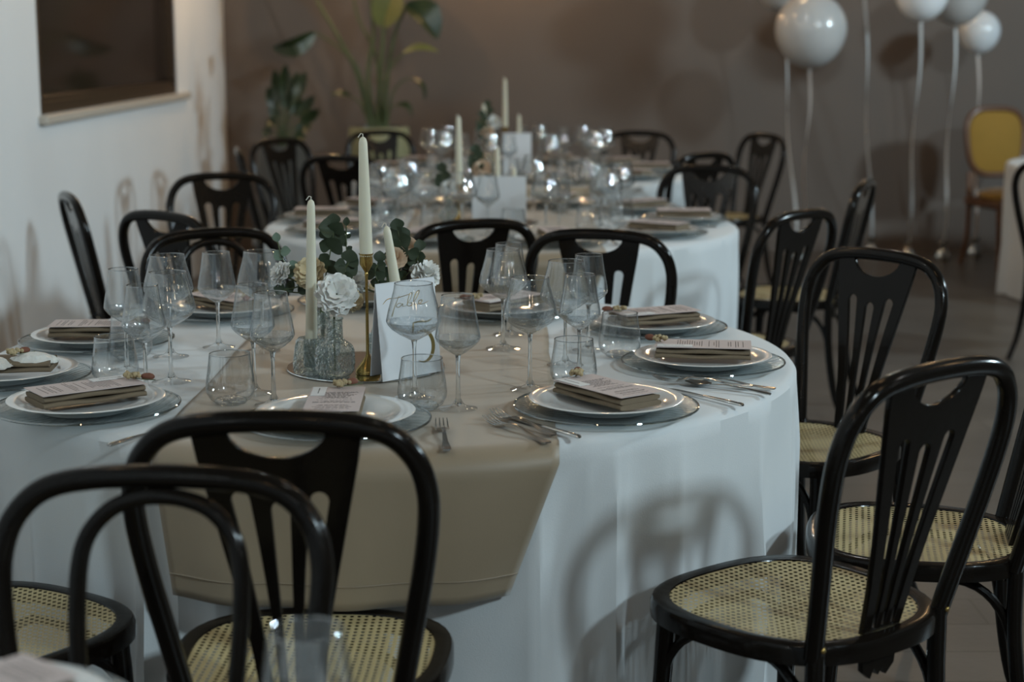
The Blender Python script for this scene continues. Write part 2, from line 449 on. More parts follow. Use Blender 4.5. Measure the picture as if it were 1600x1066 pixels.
# left window: recess, brown frame, dark pane, stone sill
win = bpy.data.objects.new('window_1', None); COL.objects.link(win); win['kind'] = 'structure'
fx = XL - 0.034
mb = MB()
fw = 0.05
mb.box(fx, (WY0 + WY1) / 2, WZ0 + fw / 2, 0.06, WY1 - WY0, fw); mb.box(fx, (WY0 + WY1) / 2, WZ1 - fw / 2, 0.06, WY1 - WY0, fw)
mb.box(fx, WY0 + fw / 2, (WZ0 + WZ1) / 2, 0.06, fw, WZ1 - WZ0 - 2 * fw); mb.box(fx, WY1 - fw / 2, (WZ0 + WZ1) / 2, 0.06, fw, WZ1 - WZ0 - 2 * fw)
mb.box(fx - 0.012, (WY0 + WY1) / 2, WZ0 + fw + 0.01, 0.05, WY1 - WY0 - 2 * fw, 0.02)
mb.box(fx - 0.012, WY1 - fw - 0.02, (WZ0 + WZ1) / 2, 0.05, 0.04, WZ1 - WZ0 - 2 * fw - .08)
mb.build('window_frame', M['frame'], win, smooth=False)
M['night'] = mat('dark_window_glass', (0.022, 0.013, 0.008), 0.1, vary=0.3, scale=1.5, spec=0.35)
MB().box(fx - 0.03, (WY0 + WY1) / 2, (WZ0 + WZ1) / 2, 0.01, WY1 - WY0 - .1, WZ1 - WZ0 - .1).build('pane', M['night'], win, smooth=False)
mb = MB(); mb.box(XL - 0.04, (WY0 - .05 + WY1 + .3) / 2, WZ0 - 0.018, 0.0, 0, 0)
MB().box(XL + 0.018, (WY0 - .04 + WY1 + .25) / 2, WZ0 - 0.02, 0.036, WY1 - WY0 + .29, 0.04, bev=0.006).build('window_sill', M['sill'], win, smooth=False)

# ceiling lamps (out of view; warm bulbs plus cool ones added for sparkle)
lamp = thing('unseen_ceiling_lamp', 'unseen bare bulb hanging on a brass rod above the tables', 'ceiling lamp', (0, 0, CEIL), 0, 'ceiling lamps over the room')
MB().lathe([(0, 0), (.06, 0), (.06, -.025), (.02, -.03), (.004, -.04), (.004, LAMPZ - CEIL + .02), (.02, LAMPZ - CEIL), (.022, LAMPZ - CEIL - .05), (0, LAMPZ - CEIL - .05)], 20).build('lamp_rod', M['brass'], lamp)
MB().sphere((0, 0, LAMPZ - CEIL - .09), .05, 16, 10).build('bulb', M['bulb'], lamp)
for x, y, p in BULBS + ADDED_COOL:
    place(lamp, (x, y, CEIL), 0, 'unseen bare bulb hanging on a brass rod above the tables', 'ceiling lamps over the room')

# ------------------------------------------------------------------ tables
T1 = Vector((-0.272, 3.69, 0)); T2 = Vector((-0.04, 6.36, 0)); T3 = Vector((0.03, 8.80, 0))
T4 = Vector((-0.52, 0.84, 0)); T5 = Vector((3.72, 9.4, 0))
R = 0.882
def fold(a, sd):
    a2 = a + .06 * math.sin(7 * a + sd)
    a2 += .035 * math.sin(13 * a + 2 * sd)
    m = .55 + .45 * math.sin(4 * a + 3 * sd)
    q = .40 * (1 - 2 * abs(math.sin(12.5 * a2 + sd)) ** .8) + .38 * m * (1 - 2 * abs(math.sin(20 * a2 + 2 * sd)) ** .9) - .15
    return max(-.85, min(q, .36))
def cloth_r(a, t, sd):
    k = min(1, max(0, t / 0.38)) ** .8
    return R + 0.022 + 0.012 * (t / 0.73) + 0.048 * k * fold(a, sd) + 0.006 * math.sin(5 * a + sd + 9 * t) * k
def dents(c, n):
    # where chairs are pushed in, the hanging cloth is pressed inwards below seat height
    lim = [9.0] * n
    for p, rz in SEATS:
        if (p - c).length > 1.5 or n < 10: continue
        co, si = math.cos(rz), math.sin(rz)
        for k in range(0, 1440):
            a = PI * k / 720
            x, y = seat_out(a, 1.0)
            for q in (1.0, 1.1):
                wx, wy = p.x + co * x * q - si * y * q - c.x, p.y + si * x * q + co * y * q - c.y
                i = int(round((math.atan2(wy, wx) % (2 * PI)) / (2 * PI) * n)) % n
                lim[i] = min(lim[i], math.hypot(wx, wy) - .012)
    w_ = 6
    m1 = [min(lim[(i + d) % n] for d in range(-w_, w_ + 1)) for i in range(n)]
    ref = R + .07
    dd = [max(0, ref - v) for v in m1]
    w_ = 9
    dm = [max(dd[(i + d) % n] for d in range(-w_, w_ + 1)) for i in range(n)]
    return [sum(dm[(i + d) % n] for d in range(-w_, w_ + 1)) / (2 * w_ + 1) for i in range(n)]
def table(c, sd, word):
    t = thing('banquet_table', 'round banquet table under the cloth of ' + word, 'table', c, 0)
    MB().lathe([(0, .715), (R - .01, .715), (R - .004, .72), (R - .004, .74), (R - .01, .744), (0, .744)], 64).build('tabletop', M['ply'], t)
    for sx in (-1, 1):
        for sy in (-1, 1):
            MB().tube([(sx * .45, sy * .4, 0), (sx * .42, sy * .36, .714)], .014, 8).build('leg', M['metal_dark'], t)
    mb = MB()
    prof = [(0, 0)] + [(R * q, 0) for q in (.2, .4, .6, .8, .93)]
    n = 720 if c.y < 8 else 360; vs = []; fs = []
    DN = dents(c, n)
    rows = []
    for r_, _ in prof[1:]: rows.append([(r_, .75)] * n)
    rows.append([(R + .002, .7495)] * n); rows.append([(R + .012, .745)] * n); rows.append([(R + .02, .735)] * n)
    for k in range(1, 27):
        tt = 0.728 * k / 26 * 1.0
        kk = min(1, max(0, (tt - .06) / .19)); kk = kk * kk * (3 - 2 * kk)
        rows.append([(min(cloth_r(2 * PI * i / n, tt, sd), 9) if DN[i] <= 0 else cloth_r(2 * PI * i / n, tt, sd) * (1 - kk) + kk * min(cloth_r(2 * PI * i / n, tt, sd), R + .07 - DN[i]), .735 - tt) for i in range(n)])
    vs = [(0, 0, .75)]
    for row in rows:
        for i, (r_, z) in enumerate(row):
            a = 2 * PI * i / n; vs.append((r_ * math.cos(a), r_ * math.sin(a), z))
    for i in range(n): fs.append((0, 1 + i, 1 + (i + 1) % n))
    for k in range(len(rows) - 1):
        for i in range(n):
            j = (i + 1) % n
            fs.append((1 + k * n + i, 1 + (k + 1) * n + i, 1 + (k + 1) * n + j, 1 + k * n + j))
    mb.add(vs, fs)
    o = mb.build('tablecloth', M['cloth']); o.location = c
    tag(o, 'white floor-length cloth over ' + word, 'tablecloth')
def runner(c, word, drop=0.257, hw=0.355, skew=0.0):
    # a strip laid across the table along +Y with a hanging end at each edge
    def fn(u, v):
        x = (u - .5) * 2 * hw
        Re = R + .045
        ye = math.sqrt(Re * Re - x * x)
        tot = ye + drop
        s_ = (v - .5) * 2 * tot; sg = -1 if s_ < 0 else 1; s_ = abs(s_) if s_ < 0 else s_ * (ye + .10) / tot
        if s_ < ye - .03:
            return (x + .004 * math.sin(s_ * 7), sg * s_,   .7525 + .0003 * math.sin(19 * s_ + 9 * x))
        t = s_ - (ye - .03)
        b = min(t, .05); ang = b / .05 * PI / 2
        y = ye - .03 + .032 * math.sin(ang); z = .7525 - .032 * (1 - math.cos(ang))
        t2 = max(0, t - .05)
        k = min(1, t2 / .2)
        y += .018 + .055 * t2 + k * .008 * math.sin(x * 26 + 1.2) if t2 > 0 else .018 * t / .05
        xx = x * (1 - .20 * t2 / .29) - (.036 * t2 / .29 if sg < 0 else 0)
        return (xx, sg * y, z - t2)
    mb = MB().grid(fn, 48, 150)
    o = mb.build('table_runner', M['runner'], smooth=True)
    # hem stitched at both ends
    md = o.modifiers.new('thickness', 'SOLIDIFY'); md.thickness = 0.0011; md.offset = -1
    o.location = c
    tag(o, word, 'table runner')
    def hem(v):
        return [Vector(fn(i / 24, v)) + Vector((0, 0, 0)) for i in range(25)]
    for v in (0.018, 0.982):
        pts = [p + Vector((0, (-.0018 if v < .5 else .0018), 0)) for p in hem(v)]
        MB().tube(pts, .0011, 5).build('hem', M['runner'], o)
# ------------------------------------------------------------------ chairs
def smooth_pts(ctrl, n):
    # Catmull-Rom through control points
    P = [Vector(p) for p in ctrl]; P = [2 * P[0] - P[1]] + P + [2 * P[-1] - P[-2]]
    out = []
    segs = len(P) - 3
    for i in range(segs):
        for k in range(n):
            t = k / n
            a, b, c, d = P[i:i + 4]
            out.append(0.5 * ((2 * b) + (c - a) * t + (2 * a - 5 * b + 4 * c - d) * t * t + (3 * b - a - 3 * c + d) * t ** 3))
    out.append(P[-2])
    return out
def lean(z, top=.91):
    t = max(0, (z - .44) / (top - .44))
    return -.175 - .105 * t
def seat_out(a, s=1.0):
    # rounded seat outline, slightly wider at the front
    c, s_ = math.cos(a), math.sin(a)
    e = 2.7
    r = 1 / ((abs(c) ** e + abs(s_) ** e) ** (1 / e))
    x, y = .212 * r * c, .212 * r * s_
    x *= 1 + .06 * (y / .21)
    return x * s * 1.04, y * s * 1.04
def seat_and_legs(t, wood):
    n = 56
    mb = MB()
    rows = [(1.0, .436), (1.0, .46), (.985, .467), (.955, .470), (.87, .468), (.855, .462), (.855, .445), (.87, .436)]
    vs = []; fs = []
    for sc_, z in rows:
        for i in range(n):
            x, y = seat_out(2 * PI * i / n, sc_); vs.append((x, y, z))
    m = len(rows)
    for k in range(m):
        k2 = (k + 1) % m
        for i in range(n):
            j = (i + 1) % n; fs.append((k * n + i, k * n + j, k2 * n + j, k2 * n + i))
    mb.add(vs, fs); mb.build('seat_frame', wood, t)
    mb = MB()
    vs = [(0, 0, .457)]; fs = []
    for sc_, z in ((.45, .4585), (.865, .4655)):
        for i in range(n):
            x, y = seat_out(2 * PI * i / n, sc_); vs.append((x, y, z))
    for i in range(n):
        j = (i + 1) % n; fs.append((0, 1 + i, 1 + j)); fs.append((1 + i, 1 + n + i, 1 + n + j, 1 + j))
    mb.add(vs, fs); mb.build('cane_seat', M['cane'], t)
    for sx in (-1, 1):
        pts = smooth_pts([(sx * .155, .15, .45), (sx * .16, .158, .3), (sx * .168, .17, .12), (sx * .178, .186, 0.0)], 5)
        MB().tube(pts, [.0185 - .006 * i / (len(pts) - 1) for i in range(len(pts))], 10).build('leg', wood, t)
        pts = smooth_pts([(sx * .152, lean(.46), .47), (sx * .156, -.185, .3), (sx * .17, -.215, .12), (sx * .19, -.265, 0.0)], 5)
        MB().tube(pts, [.0165 - .004 * i / (len(pts) - 1) for i in range(len(pts))], 10).build('leg', wood, t)
        # bentwood side arch under the seat
        pts = smooth_pts([(sx * .163, .165, .25), (sx * .158, .14, .36), (sx * .15, .08, .415), (sx * .146, -.02, .425), (sx * .148, -.11, .41), (sx * .152, -.165, .35), (sx * .156, -.188, .25)], 4)
        MB().tube(pts, .009, 8).build('side_brace', wood, t)
    pts = smooth_pts([(-.163, .165, .25), (-.14, .16, .36), (-.08, .155, .415), (0, .153, .425), (.08, .155, .415), (.14, .16, .36), (.163, .165, .25)], 4)
    MB().tube(pts, .009, 8).build('front_brace', wood, t)
def bow_pts(W, top, n=6, z0=.45):
    half = [(.150, z0), (.158, .50), (.172, .58), (.188, .67), (.198, .75), (.198, .805), (.183, .853), (.148, .889), (.09, .904), (0, .908)]
    k = W / .198
    L_ = [(-x * k, lean(z * top / .908 if z > .5 else z, top), z0 + (z - z0) * (top - z0) / (.908 - z0)) for x, z in half]
    R_ = [(-x, y, z) for x, y, z in L_[:-1]][::-1]
    return smooth_pts(L_ + R_, n)
def make_splat_mesh():
    cu = bpy.data.curves.new('splat', 'CURVE'); cu.dimensions = '2D'; cu.fill_mode = 'BOTH'
    cu.extrude = .0045; cu.bevel_depth = .0012; cu.bevel_resolution = 1
    def poly(pts):
        s = cu.splines.new('POLY'); s.points.add(len(pts) - 1)
        for p, q in zip(s.points, pts): p.co = (q[0], q[1], 0, 1)
        s.use_cyclic_u = True
    right = [(.038, .40), (.044, .46), (.052, .54), (.064, .62), (.080, .70), (.096, .78), (.110, .85), (.117, .896)]
    top = [(.085, .901), (.071, .902)]
    cres = [(.071 * math.cos(a), .902 - .05 * math.sin(a)) for a in [PI * i / 14 for i in range(1, 14)]]
    outline = right + top + cres + [(-x, z) for x, z in top[::-1]] + [(-x, z) for x, z in right[::-1]]
    outline += [(-.02, .385), (-.012, .40), (0, .388), (.012, .40), (.02, .385)]
    poly(outline)
    def slot(cx0, z0, cx1, z1, w0, w1):
        pts = []
        N_ = 10
        for i in range(N_ + 1):
            t = i / N_; z = z0 + (z1 - z0) * t; cx = cx0 + (cx1 - cx0) * t ** 1.5; w = w0 + (w1 - w0) * t
            pts.append((cx + w, z))
        for i in range(1, 6):
            a = PI * i / 6; pts.append((cx1 + w1 * math.cos(a), z1 + w1 * math.sin(a)))
        for i in range(N_, -1, -1):
            t = i / N_; z = z0 + (z1 - z0) * t; cx = cx0 + (cx1 - cx0) * t ** 1.5; w = w0 + (w1 - w0) * t
            pts.append((cx - w, z))
        poly(pts)
    slot(0, .47, 0, .775, .0058, .0145)
    slot(-.0225, .47, -.055, .79, .0058, .0145); slot(.0225, .47, .055, .79, .0058, .0145)
    o = bpy.data.objects.new('tmp', cu); COL.objects.link(o)
    dg = bpy.context.evaluated_depsgraph_get()
    me = bpy.data.meshes.new_from_object(o.evaluated_get(dg))
    bpy.data.objects.remove(o); bpy.data.curves.remove(cu)
    for v in me.vertices:
        x, z, d = v.co
        v.co = (x, lean(max(z, .45)) - d, z)
    me.materials.clear(); me.materials.append(M['black_wood'])
    return me
SPLAT = make_splat_mesh()
def screws(t):
    bow = [c for c in t.children if c.name.startswith('back_bow')][0]
    for sx in (-1, 1):
        MB().sphere((sx * .155, lean(.47) - .0165, .468), .005, 8, 6, sc=(1, .6, 1)).build('screw', M['brass'], bow)
def make_splat_chair():
    t = thing('bentwood_chair', 'x', 'chair', (0, 0, 0), 0)
    seat_and_legs(t, M['black_wood'])
    MB().tube(bow_pts(.204, .908), .0162, 12).build('back_bow', M['black_wood'], t)
    screws(t)
    o = bpy.data.objects.new('back_splat', SPLAT); COL.objects.link(o); o.parent = t
    return t
def make_loop_chair():
    t = thing('loop_back_chair', 'x', 'chair', (0, 0, 0), 0)
    seat_and_legs(t, M['black_wood'])
    MB().tube(bow_pts(.208, .895), .0158, 12).build('back_bow', M['black_wood'], t)
    screws(t)
    half = [(.093, .45), (.095, .53), (.100, .62), (.106, .71), (.105, .78), (.094, .822), (.067, .853), (.034, .867), (0, .871)]
    L_ = [(-x, lean(z) + .002, z) for x, z in half]
    MB().tube(smooth_pts(L_ + [(-x, y, z) for x, y, z in L_[:-1]][::-1], 6), .0115, 10).build('inner_loop', M['black_wood'], t)
    return t
chair_a = make_splat_chair(); chair_b = make_loop_chair()
OFF = .28
SEATS = []
def chair_at(kind, px, py, fx_, fy_, label, seat=False, top=.908, group=None, sc=1.0):
    f = Vector((fx_, fy_, 0)).normalized()
    p = at(px, py, .46) if seat else at(px, py, top * sc) + f * OFF * sc
    p.z = 0
    SEATS.append((p, math.atan2(f.y, f.x) - PI / 2))
    o = place(kind, p, math.atan2(f.y, f.x) - PI / 2, label, group)
    o.scale = (sc, sc, sc)
    return o
CH = [
 (chair_a, 430, 658, .02, 1, 'black bentwood chair with slotted splat, back to the camera at the front of the runner', 0),
 (chair_b, 254, 744, -.05, -1, 'black bentwood chair with inner loop back, nearest the bottom left corner', 0),
 (chair_a, -20, 985, .53, .85, 'black cane-seated chair cut off by the left edge, left of the runner', 1),
 (chair_a, 1242, 953, -.62, .78, 'black bentwood chair with large cane seat in the bottom right, beside the nearest cloth', 1),
 (chair_a, 1432, 838, -.98, .2, 'black cane-seated chair on the right whose back is cut by the frame', 1),
 (chair_a, 1374, 398, -.74, -.67, 'black bentwood chair turned to the camera at the right of the nearest table', 0),
 (chair_a, 1254, 335, -.72, .69, 'black bentwood chair turned away at the right front of the middle table', 0),
 (chair_a, 1354, 286, -.93, .37, 'narrow side-on bentwood chair between the middle table and the balloon ribbons', 0),
 (chair_a, 1195, 212, -.83, -.45, 'side-on bentwood chair rising highest at the right of the farthest table', 0),
 (chair_a, 1103, 243, -.6, .75, 'blurred bentwood chair at the right front of the farthest table, half hidden by another', 0),
 (chair_a, 1108, 263, -.35, -.94, 'blurred bentwood chair facing the camera at the far right of the middle table', 0),
 (chair_a, 1000, 208, -.3, -.95, 'blurred bentwood chair facing the camera behind the farthest table on the right', 0),
 (chair_a, 935, 366, .25, 1, 'right of the two black chair backs standing behind the nearest table', 0),
 (chair_a, 741, 350, -.45, 1, 'left of the two black chair backs standing behind the nearest table', 0),
 (chair_a, 346, 275, .15, -.98, 'bentwood chair beside the white wall, at the far left of the middle table', 0),
 (chair_a, 250, 337, .6, .8, 'tilted bentwood chair back by the white wall, with the loop-back chair to its right', 0),
 (chair_b, 330, 364, .5, -.87, 'black bentwood chair with inner loop back behind the left wine glasses', 0),
 (chair_a, 106, 307, .92, .40, 'slim side-on chair leaning in front of the white wall at far left', 0),
 (chair_a, 435, 220, .75, -.65, 'dark bentwood chair with a warm glint, below the small plant', 0),
 (chair_a, 372, 235, .97, .2, 'dark side-on chair just right of the white wall corner', 0),
 (chair_a, 532, 247, .3, .95, 'dark bentwood chair behind the tall near candle, left of the farthest table', 0),
 (chair_a, 592, 207, .45, -.9, 'dark bentwood chair in front of the plant pot', 0),
 (chair_a, 1655, 255, .6, .75, 'black chair back just entering at the right edge beside the white cloth', 0),
]
for k, px, py, a, b, lab, st in CH:
    chair_at(k, px, py, a, b, lab, bool(st), group='black bentwood chairs around the tables', top=.908 if k is chair_a else .895, sc=1.022 if px == 430 else 1.03 if px == 1242 else 1.0)

table(T1, 0.6, 'the nearest fully set table'); table(T2, 2.2, 'the middle table of the row'); table(T3, 3.9, 'the farthest table of the row')
table(T4, 1.4, 'the table below the bottom left corner'); table(T5, 5.0, 'the table at the right edge')
runner(T1 + Vector((0.0, 0, 0)), 'taupe runner hanging over the front of the nearest table')
runner(T2, 'taupe runner across the middle table'); runner(T3, 'taupe runner across the farthest table')

# ------------------------------------------------------------------ glassware
def wine_glass(name, rim, sh, zs, zj, top, foot):
    t = thing(name, 'x', 'wine glass')
    MB().lathe([(foot, 0), (foot, .0012), (foot * .8, .003), (foot * .45, .006), (.010, .011), (.0055, .02)], 32).build('foot', M['glass'], t)
    MB().lathe([(0, .004), (.007, .010), (.0048, .022), (.0038, .05), (.0036, zj - .02), (.0045, zj - .006), (.006, zj + .001), (0, zj + .004)], 12).build('stem', M['glass_solid'], t)
    lower = [(.004, zj), (.010, zj + .003), (sh * .55, zj + .35 * (zs - zj)), (sh * .82, zj + .62 * (zs - zj)), (sh * .965, zj + .85 * (zs - zj)), (sh, zs)]
    upper = [(sh, zs), (sh * .985, zs + .006), (sh * .93, zs + .02), (sh * .84, zs + (top - zs) * .5), (rim * 1.04, zs + (top - zs) * .85), (rim, top)]
    g = .0011
    inner = [(rim - g, top), (rim * 1.04 - g, zs + (top - zs) * .85), (sh * .84 - g, zs + (top - zs) * .5), (sh * .93 - g, zs + .02), (sh * .985 - g, zs + .006), (sh - g, zs)]
    MB().lathe(upper + inner, 40).build('bowl', M['glass'], t, angle=80)
    lo_in = [(0, zj + .011), (sh * .5, zj + .35 * (zs - zj) + .005), (sh * .8, zj + .62 * (zs - zj) + .003), (sh - g, zs)]
    MB().lathe([(0, zj)] + lower + lo_in[::-1], 40).build('bowl_base', M['glass_base'], t, angle=80)
    MB().tube([((rim - .0005) * math.cos(a), (rim - .0005) * math.sin(a), top) for a in [2 * PI * i / 40 for i in range(40)]], .0009, 6, True).build('rim', M['glass_rim'], t)
    return t
wg_big = wine_glass('wine_glass', .0375, .0545, .154, .114, .228, .040)
wg_small = wine_glass('wine_glass', .031, .0435, .139, .104, .219, .037)
def tumbler():
    t = thing('water_tumbler', 'x', 'tumbler')
    MB().lathe([(.031, .004), (.040, .010), (.0465, .022), (.048, .032), (.0455, .055), (.0415, .08), (.0395, .098), (.0385, .098), (.0405, .08), (.0445, .055), (.0468, .032), (.045, .022), (.038, .012)], 40).build('glass_wall', M['glass'], t, angle=80)
    MB().lathe([(0, 0), (.028, 0), (.031, .003), (.0315, .006), (.028, .010), (0, .0085)], 32).build('glass_bottom', M['glass_base'], t)
    MB().tube([(.039 * math.cos(a), .039 * math.sin(a), .098) for a in [2 * PI * i / 40 for i in range(40)]], .001, 6, True).build('rim', M['glass_rim'], t)
    return t
tum = tumbler()

# ------------------------------------------------------------------ plates, napkins, menus, cutlery
def charger():
    t = thing('charger_plate', 'x', 'charger plate')
    MB().lathe([(0, .002), (.09, .002), (.115, .003), (.14, .008), (.174, .0125), (.174, .015), (.14, .011), (.115, .006), (.09, .005), (0, .005)], 64).build('glass_disc', M['charger'], t)
    mb = MB(); mb.tube([(.1745 * math.cos(a), .1745 * math.sin(a), .0138) for a in [2 * PI * i / 64 for i in range(64)]], .0022, 8, True)
    mb.build('rim', M['rim'], t)
    return t
def plate():
    mb = MB().lathe([(0, .004), (.07, .004), (.075, 0), (.081, 0), (.084, .004), (.105, .013), (.125, .018), (.138, .021), (.1395, .0225), (.137, .0235), (.120, .0205), (.1, .0155), (.088, .009), (.07, .0072), (0, .0072)], 64)
    mb.v = [(x * 1.055, y * 1.055, z) for x, y, z in mb.v]; o = mb.build('dinner_plate', M['porcelain']); tag(o, 'x', 'plate')
    return o
def napkin():
    # three soft layers folded over, long axis local Y
    mb = MB()
    hx, hy = .05, .101
    def layer(z0, th, ox, oy, tilt, sk):
        n = 20
        def fn(u, v):
            # closed rounded strip profile swept along Y: u around, v along
            a = 2 * PI * u
            c, s_ = math.cos(a), math.sin(a)
            x = (hx - ox) * (abs(c) ** .35) * (1 if c > 0 else -1)
            z = th / 2 * (abs(s_) ** .6) * (1 if s_ > 0 else -1)
            y = (v - .5) * 2 * (hy - oy)
            w_ = .0022 * math.sin(9 * v + z0 * 900) * (1 if s_ > 0 else .3)
            return (x + sk * y, y, z0 + th / 2 + z + tilt * x * .05 + w_)
        mb.grid(fn, 24, n, cu=True)
        for v in (0, 1):
            base = len(mb.v); vs = [fn(i / 24, v) for i in range(24)]
            mb.add(vs, [tuple(range(24)) if v else tuple(range(24))[::-1]])
    layer(.0, .011, 0, 0, 0, 0); layer(.011, .0115, .0015, .002, .25, .008)
    o = mb.build('folded_napkin', M['napkin'], angle=50); tag(o, 'x', 'napkin')
    return o
def menu():
    t = thing('menu_card', 'x', 'menu')
    MB().box(0, 0, .0006, .1, .205, .0012).build('card', M['menu'], t, smooth=False)
    mb = MB(); r_ = random.Random(3)
    y = -.085
    while y < .06:
        wid = r_.uniform(.018, .042) if r_.random() < .85 else 0
        x = -wid
        while x < wid:
            l = min(r_.uniform(.004, .012), wid - x)
            mb.box(x + l / 2, y, .00135, l, .0013, .0003); x += l + .002
        y += .0052 if r_.random() < .8 else .010
    mb.build('printed_lines', M['ink'], t, smooth=False)
    return t
def name_tag():
    t = thing('name_tag', 'x', 'name tag')
    MB().box(0, 0, .0005, .075, .026, .001).build('card', M['tag'], t, smooth=False)
    mb = MB(); r_ = random.Random(5); x = -.02
    while x < .02:
        l = r_.uniform(.003, .007); mb.box(x + l / 2, 0, .0011, l, .0018, .0002); x += l + .0015
    mb.build('written_name', M['ink'], t, smooth=False)
    return t
def petals(mb, r, n, tilt, z0, T, seed, ruf=.12):
    q = random.Random(seed)
    for i in range(n):
        a0 = 2 * PI * i / n + q.uniform(-.2, .2); ph = q.uniform(0, 6)
        wd = 1.0 * 2 * PI / n + .25
        def fn(u, v):
            a = a0 + (u - .5) * wd * (1 - .25 * (1 - v))
            rr = r * (.08 + .92 * v) * (1 + ruf * .5 * math.sin(ph + 13 * u) * v * v)
            zz = z0 + rr * math.tan(tilt) * (1 - .25 * v) + ruf * r * math.sin(ph + 8 * u) * v * v
            return (rr * math.cos(a), rr * math.sin(a), zz)
        mb.grid(fn, 10, 4, T)
def bloom_mesh(r, seed=1, full=1.0, ruf=.14):
    mb = MB()
    for k, (n, sc_, tl) in enumerate(((7, 1, .15), (7, .92, .45), (6, .8, .75), (5, .62, 1.0), (5, .42, 1.2))):
        petals(mb, r * sc_, n, tl * full, r * .02 * k, None, seed * 10 + k, ruf)
    return mb
def sprig():
    t = thing('dried_flower', 'x', 'dried flower')
    mb = MB(); q = random.Random(9)
    for i in range(16):
        mb.sphere((q.uniform(-.016, .016), q.uniform(-.012, .012), .006 + q.uniform(0, .009)), q.uniform(.003, .0055), 7, 5)
    mb.build('flower_heads', M['straw'], t)
    MB().sphere((.026, -.002, .007), .011, 10, 7, sc=(1.3, .8, .65)).build('bud', M['dried'], t)
    MB().tube([(-.01, 0, .003), (.02, -.01, .003), (.045, -.012, .0028)], .001, 5).build('stalk', M['stem'], t)
    return t
def fork():
    mb = MB()
    def fn_w(y):  # half width along handle
        return .0035 + .006 * max(0, 1 - (y + .1) / .06) ** 1.2 if y < -.04 else .0032
    pr = [(-.100, .001), (-.094, .001), (-.08, .001), (-.05, .003), (-.01, .010), (.025, .011), (.045, .005), (.055, .003)]
    hw = [.006, .0085, .008, .005, .0032, .0036, .011, .0125]
    th = .0015
    vs = []; fs = []
    for (y, z), w_ in zip(pr, hw):
        vs += [(-w_, y, z), (w_, y, z), (w_, y, z + th * 1.6), (-w_, y, z + th * 1.6)]
    for i in range(len(pr) - 1):
        for k in range(4):
            fs.append((i * 4 + k, i * 4 + (k + 1) % 4, (i + 1) * 4 + (k + 1) % 4, (i + 1) * 4 + k))
    fs.append((3, 2, 1, 0)); e = (len(pr) - 1) * 4; fs.append((e, e + 1, e + 2, e + 3))
    mb.add(vs, fs)
    head = mb
    t = thing('fork', 'x', 'fork')
    head.build('handle', M['steel'], t)
    mb = MB()
    for x in (-.0108, -.0036, .0036, .0108):
        mb.tube([(x, .052, .004), (x, .07, .003), (x, .09, .006), (x * .93, .105, .012)], [.0016, .0015, .0013, .0007], 6)
    mb.build('tines', M['steel'], t)
    return t
def knife():
    t = thing('knife', 'x', 'knife')
    MB().tube([(0, -.108, .004), (0, -.104, .0045), (0, -.06, .0045), (0, -.01, .004), (0, .0, .0035)], [.0035, .0062, .0055, .0042, .0036], 10, flat=.6).build('handle', M['steel'], t)
    mb = MB()
    mb.add([(-.003, 0, .001), (.003, 0, .001), (.003, 0, .0045), (-.003, 0, .0045), (-.006, .05, .001), (.008, .05, .001), (.008, .05, .003), (-.006, .05, .0035),
            (-.006, .09, .001), (.007, .085, .001), (.007, .085, .0025), (-.006, .09, .003), (-.004, .112, .001), (-.002, .112, .001), (-.002, .112, .002), (-.004, .112, .002)],
           [(a * 4 + k, a * 4 + (k + 1) % 4, a * 4 + 4 + (k + 1) % 4, a * 4 + 4 + k) for a in range(3) for k in range(4)] + [(3, 2, 1, 0), (12, 13, 14, 15)])
    mb.build('blade', M['steel'], t)
    return t
def spoon():
    t = thing('spoon', 'x', 'spoon')
    MB().tube([(0, -.1, .002), (0, -.092, .0025), (0, -.05, .006), (0, 0, .009), (0, .035, .006)], [.005, .0068, .004, .0028, .0028], 8, flat=.5).build('handle', M['steel'], t)
    def fn(u, v):
        a = 2 * PI * u
        return (.018 * v * math.cos(a), .062 + .03 * v * math.sin(a), .0015 + .006 * v * v)
    MB().grid(fn, 24, 5, cu=True).build('spoon_bowl', M['steel'], t)
    return t
P_ch, P_pl, P_np, P_mn, P_tg, P_sp = charger(), plate(), napkin(), menu(), name_tag(), sprig()
P_fk, P_kn, P_spn = fork(), knife(), spoon()
ZT = .7535

def setting(c, rad, where, tw=0.0, flags='npmts', grp=None, far=False):
    """charger, plate, napkin, menu, tag, dried flower; rad = outward direction angle"""
    c = Vector(c); c.z = ZT
    rz = rad + PI / 2 + tw      # local -Y points outward
    place(P_ch, c, rz, 'clear ribbed glass charger ' + where)
    place(P_pl, c + Vector((0, 0, .0062)), rz, 'white dinner plate ' + where)
    zn = c.z + .0062 + .0178
    if 'S' in flags:
        n_ = place(P_np, (c.x, c.y, zn), rz, 'folded taupe napkin under an oyster shell ' + where)
    elif 'n' in flags:
        n_ = place(P_np, (c.x, c.y, zn), rz, 'folded taupe napkin ' + where)
    if 'm' in flags:
        place(P_mn, (c.x, c.y, zn + .0252), rz, 'dusty pink menu card ' + where)
        Rz = Matrix.Rotation(rz, 3, 'Z')
        if 't' in flags:
            p = c + Rz @ Vector((-.034, .06, 0)); place(P_tg, (p.x, p.y, zn + .0268), rz + PI / 2, 'small white name tag ' + where)
        if 's' in flags:
            p = c + Rz @ Vector((.004, .098, 0)); place(P_sp, (p.x, p.y, zn + .0268), rz + .8, 'dried flower sprig ' + where)

def polar(c, ang, r): return Vector((c.x + r * math.cos(ang), c.y + r * math.sin(ang), 0))
